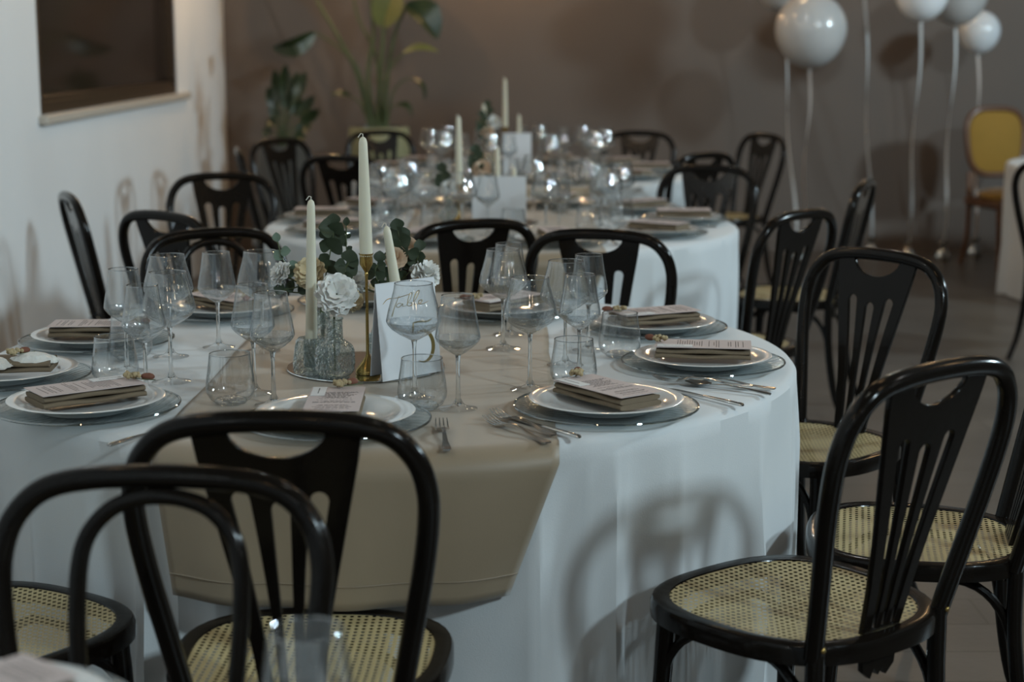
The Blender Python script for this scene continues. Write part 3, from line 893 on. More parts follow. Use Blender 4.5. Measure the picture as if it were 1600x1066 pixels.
# nearest table: plates read off the photograph as points on the cloth
S1 = [
 ((136, 643), 'at the left front of the nearest table', -.22),
 ((524, 665), 'behind the front bentwood chair on the nearest table', 0.1),
 ((947, 643), 'at the right front of the nearest table, beside the forks', 0.0),
 ((1098, 573), 'at the right-hand edge of the nearest table', .12),
 ((1022, 517), 'at the far right of the nearest table, beyond a tumbler', .0),
 ((787, 493), 'at the far side of the nearest table, right of centre', -.3),
 ((152, 538), 'at the back left of the nearest table', .2),
]
for (px, py), wh, tw in S1:
    p = at(px, py, ZT); d = p - T1
    fl = 'nmts'
    setting(p, math.atan2(d.y, d.x), wh, tw, fl)
# shell setting at the left edge
p = at(8, 595, ZT); d = p - T1
setting(p, math.atan2(d.y, d.x), 'at the left edge of the nearest table', -.3, 'S')
p = polar(T1, math.radians(132), .69)
setting((p.x, p.y, 0), math.radians(132), 'at the far left of the nearest table', .1, 'nmts')
p = polar(T1, math.radians(100), .70)
setting((p.x, p.y, 0), math.radians(100), 'at the far side of the nearest table, behind the flowers', .1, 'nmts')
def shell_mesh(sx):
    mb = MB()
    def fn(u, v):
        a = 2 * PI * u
        rr = v * (1 + .05 * math.sin(9 * a) + .04 * math.sin(17 * a))
        x = .052 * rr * math.cos(a); y = .034 * rr * math.sin(a)
        return (x, y, .004 + .019 * (1 - v * v) + .0025 * math.sin(18 * v + 2 * a) * v)
    mb.grid(fn, 40, 10, cu=True)
    def fb(u, v):
        a = 2 * PI * u
        rr = (1 - v) * (1 + .05 * math.sin(9 * a) + .04 * math.sin(17 * a))
        return (.052 * rr * math.cos(a), .034 * rr * math.sin(a), .004 - .002 * v)
    mb.grid(fb, 40, 3, cu=True)
    return mb
sh = shell_mesh(1).build('oyster_shell', M['shell'])
tag(sh, 'white oyster shell with flecks of gold on the napkin at the left edge', 'shell')
sh.location = at(52, 566, ZT + .04) ; sh.location.z = ZT + .0385; sh.rotation_euler = (0, 0, .2)
sh2 = sh.copy(); COL.objects.link(sh2); sh2.location = at(-12, 572, ZT + .04); sh2.location.z = ZT + .0385
sh2['label'] = 'white oyster shell mostly cut off by the left edge'; sh2.rotation_euler = (0, 0, 2.4)
o = place(P_sp, at(22, 560, ZT + .05), 1.0, 'dried flower sprig between the two oyster shells'); o.location.z = ZT + .056

# wine glasses and tumblers on the nearest table
G1 = [
 ('b', 268, 597, 'tall wine glass with the widest bowl at the left, in front of its twin'),
 ('b', 267, 558, 'tall wine glass directly behind the widest left-hand bowl'),
 ('s', 229, 616, 'small wine glass at left overlapping the widest bowl'),
 ('s', 199, 580, 'leftmost wine glass of the nearest table'),
 ('s', 342, 543, 'small wine glass in front of the loop-back chair, left of the flowers'),
 ('b', 411, 549, 'tall wine glass directly left of the small white carnation'),
 ('s', 428, 633, 'small wine glass on the runner in front of the ribbed vases'),
 ('s', 398, 615, 'wine glass half hidden by the small one left of the vases'),
 ('b', 648, 622, 'tall wine glass in front of the white number card'),
 ('s', 716, 639, 'small wine glass just right of the white number card'),
 ('b', 828, 609, 'tall wine glass in the middle of the right-hand cluster'),
 ('s', 905, 592, 'small wine glass at the front right of the right-hand cluster'),
 ('b', 786, 545, 'tall wine glass at the back left of the right-hand cluster, before a smaller one'),
 ('s', 795, 523, 'small wine glass farthest back in the right-hand cluster'),
 ('b', 883, 571, 'tall wine glass behind the crowd of the right-hand cluster'),
 ('s', 919, 548, 'small wine glass at the back right of the right-hand cluster'),
]
for k, px, py, lab in G1:
    p = at(px, py, ZT)
    place(wg_big if k == 'b' else wg_small, p, 0, lab)
for px, py, lab in [
 (660, 638, 'clear tumbler on the runner in front of the number card'),
 (896, 604, 'clear tumbler standing behind the right front plate'),
 (968, 557, 'clear tumbler between the two right-hand plates'),
 (361, 630, 'clear tumbler on the runner left of the glass vases'),
 (181, 599, 'clear tumbler behind the left front plate'),
 (205, 561, 'clear tumbler in front of the back left plate')]:
    place(tum, at(px, py, ZT), 0, lab)

# cutlery: handle end pixel -> tip pixel on the cloth
def cutlery(kind, a, b, lab, dz=0.0):
    A, B = at(a[0], a[1], ZT), at(b[0], b[1], ZT)
    d = (B - A); mid = (A + B) / 2
    ll = {P_fk: .205, P_kn: .22, P_spn: .19}[kind]
    mid = A + d.normalized() * ll / 2; mid.z = ZT + dz
    place(kind, mid, math.atan2(d.y, d.x) - PI / 2, lab)
cutlery(P_fk, (858, 694), (752, 655), 'left fork of the pair on the corner of the runner')
cutlery(P_fk, (866, 685), (788, 656), 'right fork of the pair on the corner of the runner', .003)
cutlery(P_kn, (907, 688), (800, 655), 'knife slipping from the runner onto the white cloth beside the forks', .001)
cutlery(P_fk, (698, 706), (688, 655), 'steel fork lying lengthwise on the front of the runner')
cutlery(P_kn, (1162, 637), (1060, 612), 'knife nearest the table edge, between the two right-hand plates')
cutlery(P_spn, (1200, 617), (1080, 601), 'spoon pointing left below the right-hand plate')
cutlery(P_fk, (1178, 608), (1068, 601), 'fork crossing the spoon below the right-hand plate', .004)
cutlery(P_fk, (1213, 609), (1124, 601), 'topmost of the three handles below the right-hand plate')
cutlery(P_kn, (168, 700), (262, 672), 'knife in front of the left front plate by the runner')
cutlery(P_fk, (-14, 634), (80, 610), 'fork between the left front plate and the shell plate')

# ------------------------------------------------------------------ centrepiece of the nearest table
def mirror_tray(c, r, lab):
    t = thing('mirror_tray', lab, 'mirror tray', c)
    MB().lathe([(0, 0), (r, 0), (r, .003), (0, .003)], 64).build('mirror_glass', M['mirror'], t, angle=30)
    MB().tube([(r * math.cos(a), r * math.sin(a), .0018) for a in [2 * PI * i / 64 for i in range(64)]], .0018, 6, True).build('edge', M['mirror'], t)
    return t
mc_ = at(572, 574, ZT)
mirror_tray(mc_, .168, 'round mirror tray carrying the flowers and candles of the nearest table')
ZM = ZT + .004
def candle(p, h, lab, r=.0115, tilt=(0, 0), grp=None):
    t = thing('taper_candle', lab, 'candle', p, 0, grp)
    t.rotation_euler = (tilt[0], tilt[1], 0)
    MB().lathe([(0, 0), (r * 1.0, 0), (r * 1.02, .01), (r * .95, h * .4), (r * .75, h * .8), (r * .66, h - .012), (r * .5, h - .004), (r * .2, h), (0, h)], 20).build('wax_body', M['wax'], t)
    MB().tube([(0, 0, h - .002), (0, 0, h + .006), (-.004, 0, h + .007), (-.010, 0, h - .001)], .0012, 6).build('wick', M['wick'], t)
    return t
def candlestick(p, h, lab, s=1.0):
    mb = MB().lathe([(0, 0), (.026 * s, 0), (.027 * s, .004), (.026 * s, .008), (.020 * s, .016), (.012 * s, .026), (.006 * s, .034), (.0035 * s, .042), (.003 * s, h - .05), (.0045 * s, h - .044), (.003 * s, h - .04), (.008 * s, h - .032), (.014 * s, h - .022), (.0135 * s, h - .004), (.0155 * s, h), (.0125 * s, h), (.0115 * s, h - .006), (0, h - .008)], 28)
    o = mb.build('brass_candlestick', M['brass']); o.location = p
    tag(o, lab, 'candlestick')
    return o
# tall candle in brass candlestick
cs = at(575, 583, ZM)
YY = cs.y
ztop = atY(574, 396, YY).z
candlestick(cs, ztop - ZM, 'tall slim brass candlestick on the mirror tray of the nearest table')
zc = ztop - .0075
candle((cs.x, cs.y, zc), atY(570, 214, YY).z - zc, 'tallest ivory taper candle, in the brass candlestick of the nearest table', .0135, (0, -.012))
# ribbed glass holder with candle at the left
def ribbed(name, prof, p, lab, cat, n=48, ribs=24, amp=.0012, zr=(0, 1)):
    def fn(r, z, a):
        return r + (2.2 * amp * math.cos(ribs * a + z * 260) if zr[0] < z < zr[1] else 0)
    t = thing(name, lab, cat, p)
    dense = [prof[0]]
    for (r0, z0), (r1, z1) in zip(prof, prof[1:]):
        m = max(1, int(abs(z1 - z0) / .004))
        dense += [(r0 + (r1 - r0) * k / m, z0 + (z1 - z0) * k / m) for k in range(1, m + 1)]
    prof = dense
    MB().lathe(prof, 96, fn=fn).build('glass_wall', M['vase'], t)
    MB().lathe([(0, 0), (prof[0][0] * .97, 0), (prof[0][0] * .97, .006), (0, .006)], 32).build('glass_bottom', M['glass_base'], t)
    return t
hp = at(487, 582, ZM)
ribbed('candle_holder', [(.036, .001), (.037, .02), (.034, .045), (.030, .068), (.026, .075), (.017, .075), (.014, .07), (.0135, .03), (.014, .012)], hp, 'ribbed clear glass candle holder at the left of the mirror tray', 'candle holder', zr=(0.005, .07))
candle((hp.x, hp.y, ZM + .012), atY(489, 312, hp.y).z - ZM - .012, 'ivory taper candle leaning in the ribbed glass holder, left of the white carnation', .0125, (0, .018))
# bottle vase
vp = at(524, 588, ZM)
ribbed('bottle_vase', [(.030, .001), (.038, .01), (.0405, .03), (.0395, .055), (.034, .068), (.021, .077), (.0175, .084), (.017, .118), (.0195, .123), (.018, .123), (.0155, .118), (.016, .084), (.020, .076)], vp, 'clear pressed glass bottle vase holding the large white carnation', 'vase', ribs=30, amp=.0009, zr=(.012, .066))
v2 = at(505, 560, ZM)
ribbed('bottle_vase', [(.028, .001), (.036, .01), (.037, .04), (.030, .06), (.018, .072), (.0165, .1), (.0185, .105), (.0165, .105), (.015, .098), (.0165, .07)], v2, 'clear glass vase behind the candle holder with the caramel carnation', 'vase', ribs=30, amp=.0009, zr=(.012, .056))
v3 = at(600, 560, ZM)
ribbed('bottle_vase', [(.026, .001), (.030, .01), (.031, .05), (.025, .068), (.016, .08), (.015, .112), (.018, .117), (.016, .117), (.0135, .11), (.0145, .078)], v3, 'clear glass vase behind the number card with the peach roses', 'vase', ribs=24, amp=.0012, zr=(.012, .056))
h3 = at(628, 572, ZM)
cs3 = candlestick(h3, .10, 'short brass candlestick hidden behind the number card', .9)
candle((h3.x, h3.y, ZM + .0925), atY(598, 352, h3.y).z - ZM - .0925, 'short ivory taper candle leaning behind the number card', .0125, (0, -.14))

def flower(name, px, py, Y, r, m, lab, axis, vase, seed, cat='flower', ruf=.14, full=1.0):
    c = atY(px, py, Y)
    t = thing(name, lab, cat, (vase.x, vase.y, ZM + .012))
    off = c - Vector((vase.x, vase.y, ZM + .012))
    ax = Vector(axis).normalized()
    T = Matrix.Translation(off) @ ax.to_track_quat('Z', 'Y').to_matrix().to_4x4() @ Matrix.Translation((0, 0, -r * .35))
    mb = bloom_mesh(r, seed, full, ruf)
    mb.v = [tuple(T @ Vector(p)) for p in mb.v]
    mb.build('bloom', m, t)
    b = off - ax * r * .35
    neck = Vector((0, 0, .115))
    pts = smooth_pts([(0, 0, 0), neck, (neck + b) / 2 + Vector((0, 0, .006)), b - ax * .012, b], 4)
    MB().tube(pts, [.0022] * (len(pts) - 3) + [.004, .006, .004], 7).build('stalk', M['stem'], t)
    return t
flower('carnation', 526, 458, vp.y - .025, .044, M['petal'], 'large ruffled white carnation facing the camera in the bottle vase', (.1, -1, .45), vp, 2)
flower('carnation', 437, 426, v2.y - .02, .028, M['petal'], 'small white carnation at the far left of the bouquet', (-.7, -.4, .5), v2, 3)
flower('carnation', 482, 424, v2.y - .04, .035, M['petal_tan'], 'caramel carnation in front of the leaning left candle', (-.2, -.9, .5), v2, 4)
flower('rose', 637, 385, v3.y + .01, .026, M['petal_peach'], 'peach rose above the number card, upper of two', (.1, -.8, .6), v3, 5, ruf=.05)
flower('rose', 618, 402, v3.y - .01, .026, M['petal_peach'], 'peach rose behind the short candle, lower of two', (-.2, -.9, .5), v3, 6, ruf=.05)
flower('chrysanthemum', 666, 424, v3.y + .0, .034, M['petal'], 'creamy white bloom peeking over the top right of the number card', (.4, -.4, 1), v3, 8, ruf=.2)
flower('carnation', 556, 440, v2.y + .03, .03, M['petal'], 'pale bloom between the bottle vase and the brass candlestick', (.2, -.6, .6), v3, 9)
flower('carnation', 553, 470, vp.y + .03, .024, M['petal_tan'], 'small caramel bloom low behind the large white carnation', (.5, -.7, .1), vp, 12)

def leaf_grid(mb, base, d, L_, W_, nrm, curl=.2, seg=8):
    d = Vector(d).normalized(); n_ = Vector(nrm); n_ = (n_ - d * n_.dot(d)).normalized(); s_ = d.cross(n_)
    def fn(u, v):
        w_ = W_ * math.sin(PI * min(1, v * .97 + .02)) ** .75
        x = (u - .5) * 2 * w_
        return base + d * (L_ * v) + s_ * x + n_ * (abs(x) * .25 - curl * L_ * v * v)
    mb.grid(fn, 4, seg)
def branch(pts, lab, vase, leaves, seed, m, Lr=(.024, .036), wr=.55, cat='leafy branch'):
    base = Vector((vase.x, vase.y, ZM + .012))
    P = [p - base for p in pts]
    t = thing('eucalyptus_branch', lab, cat, base)
    sp_ = smooth_pts([(0, 0, 0), (0, 0, .115)] + P, 5)
    MB().tube(sp_, .0016, 6).build('stalk', M['stem'], t)
    q = random.Random(seed); mb = MB()
    n = len(sp_); st_ = 8
    for i in range(leaves):
        k = st_ + int((n - 1 - st_) * i / max(1, leaves - 1)); k = min(k, n - 1)
        sd = -1 if i % 2 else 1
        d = Vector((sd * q.uniform(.5, 1), q.uniform(-.6, .3), q.uniform(.1, .9)))
        if i == leaves - 1: d = Vector((q.uniform(-.2, .2), 0, 1))
        L_ = q.uniform(*Lr) * .82
        leaf_grid(mb, sp_[k], d, L_, L_ * wr * .8, Vector((q.uniform(-.3, .3), -1, q.uniform(-.2, .5))), q.uniform(0, .25))
    mb.build('leaves', m, t)
    return t
vy = v2.y
branch([atY(515, 400, vy), atY(520, 372, vy), atY(522, 352, vy)], 'dark round-leaved eucalyptus branch between the left and tall candles', v2, 9, 11, M['leaf'], (.03, .045), .8)
branch([atY(541, 420, vy + .02), atY(541, 385, vy + .02), atY(541, 353, vy + .02)], 'thin sprig with small paired leaves left of the tall candle', v2, 9, 13, M['leaf'], (.014, .024), .5)
branch([atY(460, 430, vy), atY(442, 405, vy), atY(434, 378, vy)], 'pale green eucalyptus tip above the small white carnation', v2, 6, 17, M['leaf_pale'], (.022, .032), .6)
branch([atY(445, 455, vy - .02), atY(460, 450, vy - .02), atY(475, 445, vy - .02)], 'dark leaves between the small white and caramel carnations', v2, 6, 18, M['leaf'], (.022, .034), .7)
branch([atY(535, 440, vy - .03), atY(540, 420, vy - .03), atY(545, 410, vy - .03)], 'dark leaves above the large white carnation', v2, 8, 21, M['leaf'], (.024, .036), .8)
branch([atY(610, 420, v3.y), atY(625, 385, v3.y), atY(622, 360, v3.y)], 'dark eucalyptus branch rising behind the number card', v3, 10, 19, M['leaf'], (.03, .042), .75)
branch([atY(640, 425, v3.y + .02), atY(650, 410, v3.y), atY(657, 392, v3.y)], 'dark leaves at the right behind the number card', v3, 9, 23, M['leaf'], (.024, .036), .7)
branch([atY(590, 440, v3.y - .02), atY(586, 425, v3.y - .02), atY(592, 410, v3.y - .02)], 'dark leaves just behind the brass candlestick', v3, 8, 29, M['leaf'], (.022, .034), .7)

# number card
def number_card(p, w_, h_, rz, lab, writing=False):
    t = thing('table_number_card', lab, 'table number card', p, rz)
    Tl = Matrix.Rotation(-.10, 4, 'X')
    MB().box(0, 0, h_ / 2, w_, .0016, h_, T=Tl).build('front_panel', M['card'], t, smooth=False)
    MB().box(0, 0, -h_ / 2 * .98, w_, .0012, h_ * .98, T=Matrix.Translation((0, 0, h_)) @ Matrix.Rotation(.10, 4, 'X') @ Matrix.Translation((0, .020, 0))).build('back_panel', M['card'], t, smooth=False)
    if writing:
        def strokes(name, lines, rr):
            mb = MB()
            for ln in lines:
                pts = smooth_pts([(x, -.0012, z) for x, z in ln], 6)
                mb.tube(pts, rr if not isinstance(rr, float) else [rr * (.55 + .45 * math.sin(PI * i / (len(pts) - 1))) for i in range(len(pts))], 5)
            mb.v = [tuple(Tl @ Vector(q)) for q in mb.v]
            mb.build(name, M['gold'], t)
        H_ = h_; k = w_ / .115
        S = lambda pts: [(x * k, H_ * z) for x, z in pts]
        strokes('gold_script', [
            S([(-.046, .80), (-.036, .845), (-.018, .845), (.000, .86), (.012, .87)]),          # T bar
            S([(-.014, .865), (-.020, .80), (-.027, .72), (-.031, .66), (-.027, .70)]),        # T stem
            S([(-.008, .775), (-.016, .785), (-.021, .76), (-.016, .745), (-.008, .775), (-.009, .75), (-.002, .75)]),   # a
            S([(-.002, .75), (.008, .82), (.012, .875), (.007, .87), (.002, .80), (.001, .75), (.008, .745), (.010, .77), (.003, .775)]),  # b
            S([(.010, .76), (.020, .82), (.026, .885), (.021, .88), (.014, .81), (.014, .755), (.020, .745)]),           # l
            S([(.020, .745), (.028, .765), (.030, .785), (.024, .785), (.023, .755), (.030, .745), (.042, .765)]),       # e
        ], .0009)
        strokes('gold_numeral', [
            S([(.046, .57), (.036, .553), (.022, .563), (.009, .56)]),
            S([(.009, .56), (.008, .51), (.007, .455)]),
        ], .0022)
        mb = MB()
        def fn(u, v):
            a = math.radians(120 - 240 * u)
            th_ = .0008 + .006 * math.sin(PI * u) ** 1.4
            cx, cz = .025, .30
            r_ = .0205 + (v - .5) * th_ * 1.0
            return ((cx + r_ * math.cos(a)) * k, -.0013, (cz * H_ / 1.0) + (r_ * 1.15) * math.sin(a) * k)
        mb.grid(fn, 36, 2)
        mb.v = [tuple(Tl @ Vector(q)) for q in mb.v]
        mb.build('gold_numeral', M['gold'], t)
    return t
a_, b_ = at(598, 597, ZM), at(689, 580, ZM)
ang = math.atan2(b_.y - a_.y, b_.x - a_.x)
mid = (a_ + b_) / 2
number_card(mid, (b_ - a_).length, .198, ang, 'white folded card with gold script and numeral on the nearest table', True)

# ------------------------------------------------------------------ middle and farthest tables
def far_table(c, word, seats, word2):
    for ang, loc in seats:
        a = math.radians(ang)
        where = 'at the %s of %s' % (loc, word)
        p = polar(c, a, .70)
        setting((p.x, p.y, 0), a, where, rnd.uniform(-.1, .1), 'nm')
        tx = Vector((-math.sin(a), math.cos(a), 0))
        for k, (rr, tt) in enumerate(((.462, .035), (.39, .11), (.452, -.08))):
            q = polar(c, a, rr) + tx * (tt + rnd.uniform(-.004, .004)); q.z = ZT
            if k == 2: place(tum, q, 0, 'blurred clear tumbler ' + where)
            else: place(wg_big if k == 0 else wg_small, q, 0, ('tall' if k == 0 else 'small') + ' blurred wine glass ' + where)
        A = polar(c, a, .69) - tx * .195; A.z = ZT
        place(P_kn, A, a + PI / 2, 'steel knife ' + where)
        A = polar(c, a, .69) + tx * .195; A.z = ZT
        place(P_fk, A, a + PI / 2, 'steel fork ' + where)
L9 = [(2, 'right side'), (-36, 'right front'), (-74, 'front, right of the runner edge'), (-112, 'front left'), (-150, 'left front'), (174, 'left side'), (140, 'far left'), (104, 'back left'), (70, 'back'), (36, 'far right')]
far_table(T2, 'the middle table', L9, '')
far_table(T3, 'the farthest table', L9, '')

def far_center(c, Y, cands, card, word, flowers):
    mp = Vector((c[0], c[1], ZT))
    mirror_tray(mp, .168, 'round mirror tray carrying the candles of ' + word)
    for i, (px, top, bot, hold, dx) in enumerate(cands):
        Yc = c[1] + dx
        b = atY(px, bot, Yc)
        zc_ = max(b.z, ZM + .012)
        lab = ['left', 'tall middle', 'right'][i]
        if hold == 'brass':
            candlestick(Vector((b.x, Yc, ZM)), zc_ + .0075 - ZM, 'brass candlestick under the %s candle of %s' % (lab, word))
        else:
            o = ribbed('candle_holder', [(.036, .001), (.037, .02), (.034, .045), (.030, .068), (.026, .075), (.017, .075), (.014, .07), (.0135, .03), (.014, .012)], (b.x, Yc, ZM), 'ribbed glass holder under the %s candle of %s' % (lab, word), 'candle holder')
            zc_ = ZM + .012
        candle((b.x, Yc, zc_), atY(px, top, Yc).z - zc_, '%s ivory taper candle of %s' % (lab, word), .0135)
    a, b, top = card
    A, B = atY(a[0], a[1], c[1] - .12), atY(b[0], a[1], c[1] - .10)
    number_card(Vector(((A.x + B.x) / 2, c[1] - .11, ZM)), (B - A).length, atY(a[0], top, c[1] - .11).z - ZM, 0.03, 'plain-looking white table card of ' + word)
    for j, (px, py, r, m, nm, lab, dy) in enumerate(flowers):
        v = Vector((atY(px, py, c[1] + dy).x, c[1] + dy, ZM))
        global ZM_
        ribbed('bottle_vase', [(.028, .001), (.036, .01), (.037, .04), (.030, .06), (.018, .072), (.0165, .1), (.0185, .105), (.0165, .105), (.015, .098), (.0165, .07)], v, 'clear bottle vase under the %s' % lab, 'vase', ribs=30, amp=.0009, zr=(.012, .056))
        flower(nm, px, py, c[1] + dy, r, m, lab, (.1, -.8, .6), v, 20 + j)
        branch([atY(px - 6, py + 8, c[1] + dy), atY(px - 10, py - 8, c[1] + dy), atY(px - 9, py - 22, c[1] + dy)], 'dark leafy branch beside the ' + lab, v, 8, 40 + j, M['leaf'], (.035, .05), .7)
far_center((T2.x - .03, T2.y), 0, [(717, 182, 290, 'brass', -.05), (777, 230, 285, 'glass', 0.05), (803, 262, 300, 'glass', .12)], ((738, 347), (822, 347), 277), 'the middle table',
           [(700, 292, .035, M['petal'], 'carnation', 'white bloom on the left of the middle table tray', .02), (752, 262, .04, M['petal_peach'], 'rose', 'pink rose on the middle table tray', .1)])
far_center((T3.x - .02, T3.y), 0, [(756, 163, 190, 'brass', .03), (789, 123, 200, 'brass', 0.0), (811, 180, 210, 'glass', .1)], ((786, 248), (830, 248), 209), 'the farthest table',
           [(771, 190, .04, M['petal'], 'carnation', 'white bloom beside the tall candle of the farthest table', .09), (762, 205, .035, M['petal_peach'], 'rose', 'pale pink rose on the farthest table tray', -.1)])

# ------------------------------------------------------------------ foreground table: plate corner and blurred tumbler
pf = at(35, 1085, ZT + .03); pf = Vector((-.55, pf.y - .045, 0))
setting(pf, math.atan2(pf.y - T4.y, pf.x - T4.x), 'on the table below the bottom left corner', -.75, 'nmt')
tp = Vector((-.212, 1.63, ZT))
place(tum, tp, 0, 'strongly blurred tumbler at the bottom edge in front of the cane seat')

# ------------------------------------------------------------------ balloons
def balloon(name, px, py, rpx, Y, m, rib, foot, lab, knot=True):
    c = atY(px, py, Y); r = rpx / F * Y
    t = thing(name, lab, 'balloon', (c.x, c.y, c.z - r * 1.08), 0)
    prof = []
    for k in range(25):
        a = PI * k / 24
        z = -math.cos(a); rr = math.sin(a)
        zz = r * 1.08 + r * (z * (1.08 if z < 0 else 1.0)); prof.append((r * rr * (1 - .05 * max(0, -z)), zz))
    MB().lathe(prof, 40).build('balloon_skin', m, t)
    MB().lathe([(0, .01), (.008, .004), (.004, -.006), (.013, -.018), (0, -.014)], 12).build('knot', m, t)
    # ribbon with curls near the knot, ends at a weight on the floor
    f = Vector((foot[0] - c.x, foot[1] - c.y, .128 - (c.z - r * 1.08)))
    pts = [Vector((0, 0, -.012))]
    n = 24
    for i in range(1, n + 1):
        s_ = i / n
        pts.append(f * s_ + Vector((.012 * math.sin(s_ * 9), 0, -.012 * (1 - s_))))
    mb = MB(); wv = .018
    vs = []; fs = []
    for i, q in enumerate(pts):
        tw = i * .5
        d = Vector((math.cos(tw * .3), math.sin(tw * .3), 0)) * wv / 2
        e = Vector((-d.y, d.x, 0)).normalized() * .0006
        vs += [q - d - e, q + d - e, q + d + e, q - d + e]
    for i in range(len(pts) - 1):
        for k in range(4): fs.append((i * 4 + k, i * 4 + (k + 1) % 4, i * 4 + 4 + (k + 1) % 4, i * 4 + 4 + k))
    mb.add(vs, fs)
    mb.build('ribbon', rib, t)
    return t
def weight(x, y, lab):
    mb = MB(); q = random.Random(int(x * 100))
    mb.lathe([(0, 0), (.035, 0), (.045, .02), (.04, .05), (.02, .075), (.008, .09), (.02, .11), (.035, .13), (.012, .105), (0, .1)], 14, fn=lambda r, z, a: r * (1 + .15 * math.cos(7 * a)))
    o = mb.build('balloon_weight', M['foil']); o.location = (x, y, 0); tag(o, lab, 'balloon weight')
w1 = at(1248, 412, 0); w2 = at(1360, 400, 0); w3 = at(1418, 408, 0); w4 = at(1472, 408, 0); w5 = at(1522, 402, 0)
weight(w1.x, w1.y, 'silver foil balloon weight glimpsed behind the right-hand chairs')
weight(w2.x, w2.y, 'silver foil balloon weight under the single thin ribbon')
weight(w3.x, w3.y, 'leftmost silver foil balloon weight of the right-hand bunch')
weight(w4.x, w4.y, 'middle silver foil balloon weight of the right-hand bunch')
weight(w5.x, w5.y, 'silver foil balloon weight nearest the yellow chair')
balloon('balloon', 1267, 46, 55, 9.7, M['balloon'], M['ribbon_pink'], (w1.x + .02, w1.y), 'large pearly balloon, the biggest in view')
balloon('balloon', 1224, -34, 48, 10.5, M['balloon'], M['ribbon'], (w1.x - .02, w1.y), 'pearly balloon cut by the top edge, behind the biggest one')
balloon('balloon', 1353, -62, 50, 10.2, M['balloon'], M['ribbon'], (w2.x, w2.y), 'balloon above the frame of which only the lone ribbon shows')
balloon('balloon', 1441, -12, 41, 9.95, M['balloon_white'], M['ribbon'], (w3.x, w3.y), 'white balloon at the top edge, left of the bunch of three')
balloon('balloon', 1496, -12, 47, 10.5, M['balloon'], M['ribbon'], (w4.x, w4.y), 'pearly balloon at the top edge, middle of the bunch of three')
balloon('balloon', 1530, 49, 32, 11.0, M['balloon_white'], M['ribbon_pink'], (w5.x, w5.y), 'small white balloon, lowest at the right')

# ------------------------------------------------------------------ yellow chair
def yellow_chair():
    c = atY(1580, 166, 10.75)
    t = thing('upholstered_chair', 'carved wooden chair with mustard yellow padded back at the right edge', 'chair', (c.x, 10.6, 0), math.radians(180 + 14))
    top = c.z
    def outl(a, w_, z0, z1, e=3.2):
        co, si = math.cos(a), math.sin(a)
        r = 1 / ((abs(co) ** e + abs(si) ** e) ** (1 / e))
        x = w_ * r * co; z = (z0 + z1) / 2 + (z1 - z0) / 2 * r * si
        return x * (.86 + .14 * (z - z0) / (z1 - z0)), z
    z0, z1 = .58, top - .02
    pts = []
    for i in range(48):
        x, z = outl(2 * PI * i / 48, .215, z0, z1); pts.append((x, -.22 - .12 * (z - .5), z))
    MB().tube(pts, .02, 10, True).build('back_frame', M['walnut'], t)
    mb = MB()
    def fn(u, v):
        x, z = outl(2 * PI * u, .2, z0 + .015, z1 - .015)
        zc_ = (z0 + z1) / 2
        s_ = 1 - v if v <= 1 else 0
        x, z = x * s_, zc_ + (z - zc_) * s_
        return (x, -.22 - .12 * (z - .5) + .006 + .032 * (1 - s_ ** 2), z)
    mb.grid(fn, 48, 8, cu=True)
    def fb(u, v):
        x, z = outl(2 * PI * u, .2, z0 + .015, z1 - .015)
        zc_ = (z0 + z1) / 2; s_ = v
        x, z = x * s_, zc_ + (z - zc_) * s_
        return (x, -.22 - .12 * (z - .5) - .006 - .016 * (1 - s_ ** 2), z)
    mb.grid(fb, 48, 8, cu=True)
    mb.build('back_pad', M['mustard'], t)
    MB().box(0, 0, .42, .46, .44, .06, bev=.015).build('seat_rail', M['walnut'], t)
    MB().lathe([(0, .45), (.2, .45), (.225, .46), (.22, .485), (.15, .505), (0, .512)], 32, T=Matrix.Diagonal((1, .95, 1, 1))).build('seat_pad', M['mustard'], t)
    for sx in (-1, 1):
        MB().tube(smooth_pts([(sx * .2, .18, .41), (sx * .205, .195, .3), (sx * .19, .18, .12), (sx * .2, .2, 0)], 4), [.022 - .01 * i / 12 for i in range(13)], 8).build('leg', M['walnut'], t)
        MB().tube(smooth_pts([(sx * .19, -.225, .6), (sx * .2, -.2, .45), (sx * .195, -.21, .2), (sx * .2, -.27, 0)], 4), [.02 - .006 * i / 12 for i in range(13)], 8).build('leg', M['walnut'], t)
yellow_chair()

# ------------------------------------------------------------------ plants
def pot(p, r, h, lab, band=True, name='plant_pot'):
    t = thing(name, lab, 'plant pot', p)
    MB().lathe([(0, 0), (r * .75, 0), (r * .82, .01), (r, h * .6), (r * .95, h - .02), (r * .98, h), (r * .9, h), (r * .88, h - .03), (0, h - .03)], 32).build('pot_body', M['pot'], t)
    if band: MB().lathe([(r * .99, h * .78), (r * 1.03, h * .8), (r * 1.02, h * .98), (r * .98, h), (r * .955, h * .9)], 32).build('pale_rim', M['basket'], t)
    MB().lathe([(0, h - .035), (r * .87, h - .035), (r * .86, h - .025), (0, h - .02)], 24).build('soil', M['soil'], t)
def big_leaf(mb, a, b, w_, nrm, droop=.1, seg=12):
    a, b = Vector(a), Vector(b); d = b - a; L_ = d.length; d.normalize()
    n_ = Vector(nrm); n_ = (n_ - d * n_.dot(d)).normalized(); s_ = d.cross(n_)
    def fn(u, v):
        ww = w_ * (math.sin(PI * min(1, .03 + v * .97)) ** .6) * (1 - .25 * v)
        x = (u - .5) * 2 * ww
        return a + d * (L_ * v) + s_ * x + n_ * (abs(x) * .5) + n_ * (droop * L_ * math.sin(PI * v))
    mb.grid(fn, 6, seg)
PY = 10.75
